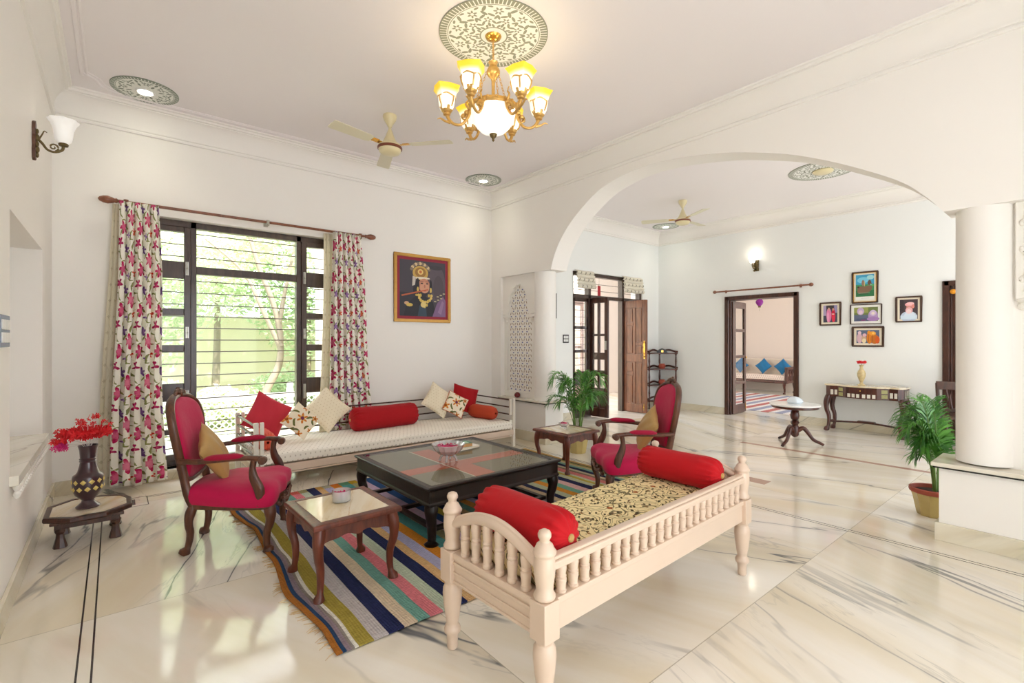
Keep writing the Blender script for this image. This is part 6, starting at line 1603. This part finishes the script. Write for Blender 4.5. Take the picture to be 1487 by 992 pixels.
# lattice fence
t = thing('lattice_fence', 'low white diamond lattice fence in the garden outside the barred window', 'fence', (1.4, 7.7, -.12))
m = MB(); w2 = 1.9
for k in range(-30, 44):
    x = k * .085 - w2
    for s in (-1, 1):
        xa, xb = x, x + s * .46
        za, zb = .12, .58
        if min(xa, xb) < -w2 or max(xa, xb) > w2: continue
        m.prism([(xa - .010, za), (xa + .010, za), (xb + .010, zb), (xb - .010, zb)], .004 * s, .004 * s + .007, 'y')
obj('lattice', m, WHITEP, t)
m = MB(); m.box(-w2, w2, -.02, .03, .58, .64); m.box(-w2, w2, -.02, .03, .06, .12); m.box(-w2, w2, -.02, .03, .64, .655); obj('fence_rail', m, WHITEP, t)
for k in range(4):
    m = MB(); x = -w2 + k * w2 * 2 / 3; m.box(x - .04, x + .04, -.04, .05, 0, .72); m.ball((x, 0, .76), .05, 10, 8); obj('fence_post', m, WHITEP, t)
LF = []
for i, c in enumerate(((188, 200, 170), (208, 214, 184), (172, 190, 154))):
    M = Mat('garden_leaf', .6); M.coords(); cc = M.mix(M.noise(scale=2.5), srgb(*[int(v * .95) for v in c]), srgb(*[min(255, int(v * 1.2)) for v in c])); M.base(cc)
    tr = M.nt.nodes.new('ShaderNodeBsdfTranslucent'); mx = M.nt.nodes.new('ShaderNodeMixShader'); mx.inputs[0].default_value = .4
    M.nt.links.new(cc, tr.inputs[0]); M.nt.links.new(M.b.outputs[0], mx.inputs[1]); M.nt.links.new(tr.outputs[0], mx.inputs[2]); M.nt.links.new(mx.outputs[0], M.nt.nodes['Material Output'].inputs[0]); LF.append(M.m)
BARK = plain('bark', srgb(150, 138, 122), .9, var=.2, scale=12, bump=.01, bscale=20)
def leafcloud(mb, blobs, n, rnd, size):
    tot = sum(r ** 2 for *_, r in blobs)
    for cx, cy, cz, r in blobs:
        for k in range(int(n * r * r / tot)):
            d = Vector((rnd.gauss(0, 1), rnd.gauss(0, 1), rnd.gauss(0, 1))).normalized() * r * rnd.random() ** .4
            c = Vector((cx, cy, cz)) + d; u = Vector((rnd.gauss(0, 1), rnd.gauss(0, 1), rnd.gauss(0, .6))).normalized(); v = u.orthogonal().normalized(); s = size * rnd.uniform(.6, 1.3)
            mb.add([tuple(c - u * s), tuple(c + v * s * .45), tuple(c + u * s), tuple(c - v * s * .45)], [(0, 1, 2, 3)])
def tree(label, x, y, hgt, blobs, n, seed, lf, size=.07, trunk=None):
    t = thing('garden_tree', label, 'tree', (x, y, -.12)); rnd = random.Random(seed); m = MB()
    for P, r0, r1 in (trunk or [([(0, 0, 0), (.05, 0, hgt * .4), (0, .05, hgt * .7)], .09, .04)]):
        Q = smoothpts(P, 5); m.tube(Q, [r0 + (r1 - r0) * i / (len(Q) - 1) for i in range(len(Q))], 10)
    obj('trunk', m, BARK, t, smooth=True)
    m = MB(); leafcloud(m, blobs, n, rnd, size); obj('foliage', m, lf, t, merge=False)
tree('slim forked garden tree just outside the barred window', 2.05, 9.3, 4., [(-.5, .6, 3.1, .7), (.3, .5, 3.4, .8), (-1.2, .4, 3.0, .6), (.8, .4, 2.9, .5), (-.2, .4, 3.9, .8)], 3800, 1, LF[1], .06,
     [([(-.1, 0, 0), (.0, 0, .5), (.22, 0, 1.0), (.24, 0, 1.55), (.12, 0, 2.1), (-.1, 0, 2.7), (-.3, 0, 3.4)], .075, .03), ([(.22, 0, 1.7), (.32, 0, 2.3), (.50, 0, 3.2)], .045, .02), ([(.24, 0, 1.3), (-.02, 0, 1.9), (-.35, 0, 2.6), (-.9, 0, 3.1)], .045, .015)])
tree('bushy pale green tree at the back of the garden', .2, 11.4, 4., [(0, 0, 1.9, 1.2), (-1.0, .2, 2.5, 1.1), (.9, .2, 2.7, 1.1), (0, .3, 3.7, 1.2)], 8500, 2, LF[0], .07)
tree('rounded green tree behind the garden shrubs', 3.6, 12.2, 4., [(0, 0, 2.0, 1.1), (-.9, .1, 2.9, 1.1), (.6, .1, 3.3, 1.1), (-.4, 0, 4.1, 1.1)], 8500, 3, LF[2], .07)
tree('tall loose green tree over the garden wall', 1.8, 13.0, 5., [(0, 0, 3.0, 1.2), (-.8, .1, 4.3, 1.3), (.9, .1, 4.4, 1.2), (0, 0, 5.4, 1.3)], 7000, 4, LF[1], .08)
tree('green tree at the garden edge near the verandah', -2.4, 11.0, 4., [(0, 0, 2.0, 1.2), (.5, .2, 3.2, 1.2), (-.6, .2, 3.8, 1.2)], 6000, 5, LF[2], .08)
for i, (x, y, r, s_, lab) in enumerate(((.6, 8.9, .42, 6, 'round leafy shrub behind the white lattice fence'), (1.35, 9.2, .36, 7, 'pale green shrub between the lattice fence and the slim tree'), (2.6, 9.8, .5, 8, 'wide shrub at the foot of the garden wall'), (-.6, 9.4, .5, 9, 'dense shrub near the garden corner'))):
    t = thing('garden_shrub', lab, 'shrub', (x, y, -.12)); m = MB(); leafcloud(m, [(0, 0, r, r), (r * .8, 0, r * .8, r * .8), (-r * .8, .1, r * .8, r * .8)], 2600, random.Random(s_), .045); obj('foliage', m, LF[i % 3], t, merge=False)
    m = MB(); m.tube([(0, 0, 0), (0, 0, r)], .02, 6); obj('stem', m, BARK, t)

# ---------------------------------------------------------------- light and camera
w = bpy.data.worlds.new('World'); sc.world = w; w.use_nodes = True
bgn = w.node_tree.nodes['Background']; bgn.inputs[0].default_value = (.89, .945, 1.0, 1); bgn.inputs[1].default_value = WORLD
s = bpy.data.lights.new('sun', 'SUN'); s.energy = SUN; s.angle = radians(1.5); s.color = (1, .95, .9)
so = bpy.data.objects.new('sun', s); COL.objects.link(so); so.rotation_euler = (radians(34), radians(14), 0)
cam = bpy.data.cameras.new('camera'); co = bpy.data.objects.new('camera', cam); COL.objects.link(co); sc.camera = co
cam.sensor_width = 36; cam.lens = 700 / 1487 * 36; cam.clip_start = .05; cam.clip_end = 200
cam.shift_y = -1 / 1487
co.location = (0, 0, 1.3); co.rotation_euler = (pi / 2, 0, -0.689800)
vs_ = sc.view_settings; vs_.view_transform = 'Standard'; vs_.look = 'None'; vs_.gamma = 1; vs_.use_curve_mapping = False; vs_.exposure = EXPO
cy = sc.cycles; cy.max_bounces = 10; cy.diffuse_bounces = 6; cy.glossy_bounces = 4; cy.transmission_bounces = 8; cy.transparent_max_bounces = 16; cy.caustics_reflective = False; cy.caustics_refractive = False; cy.sample_clamp_indirect = 6
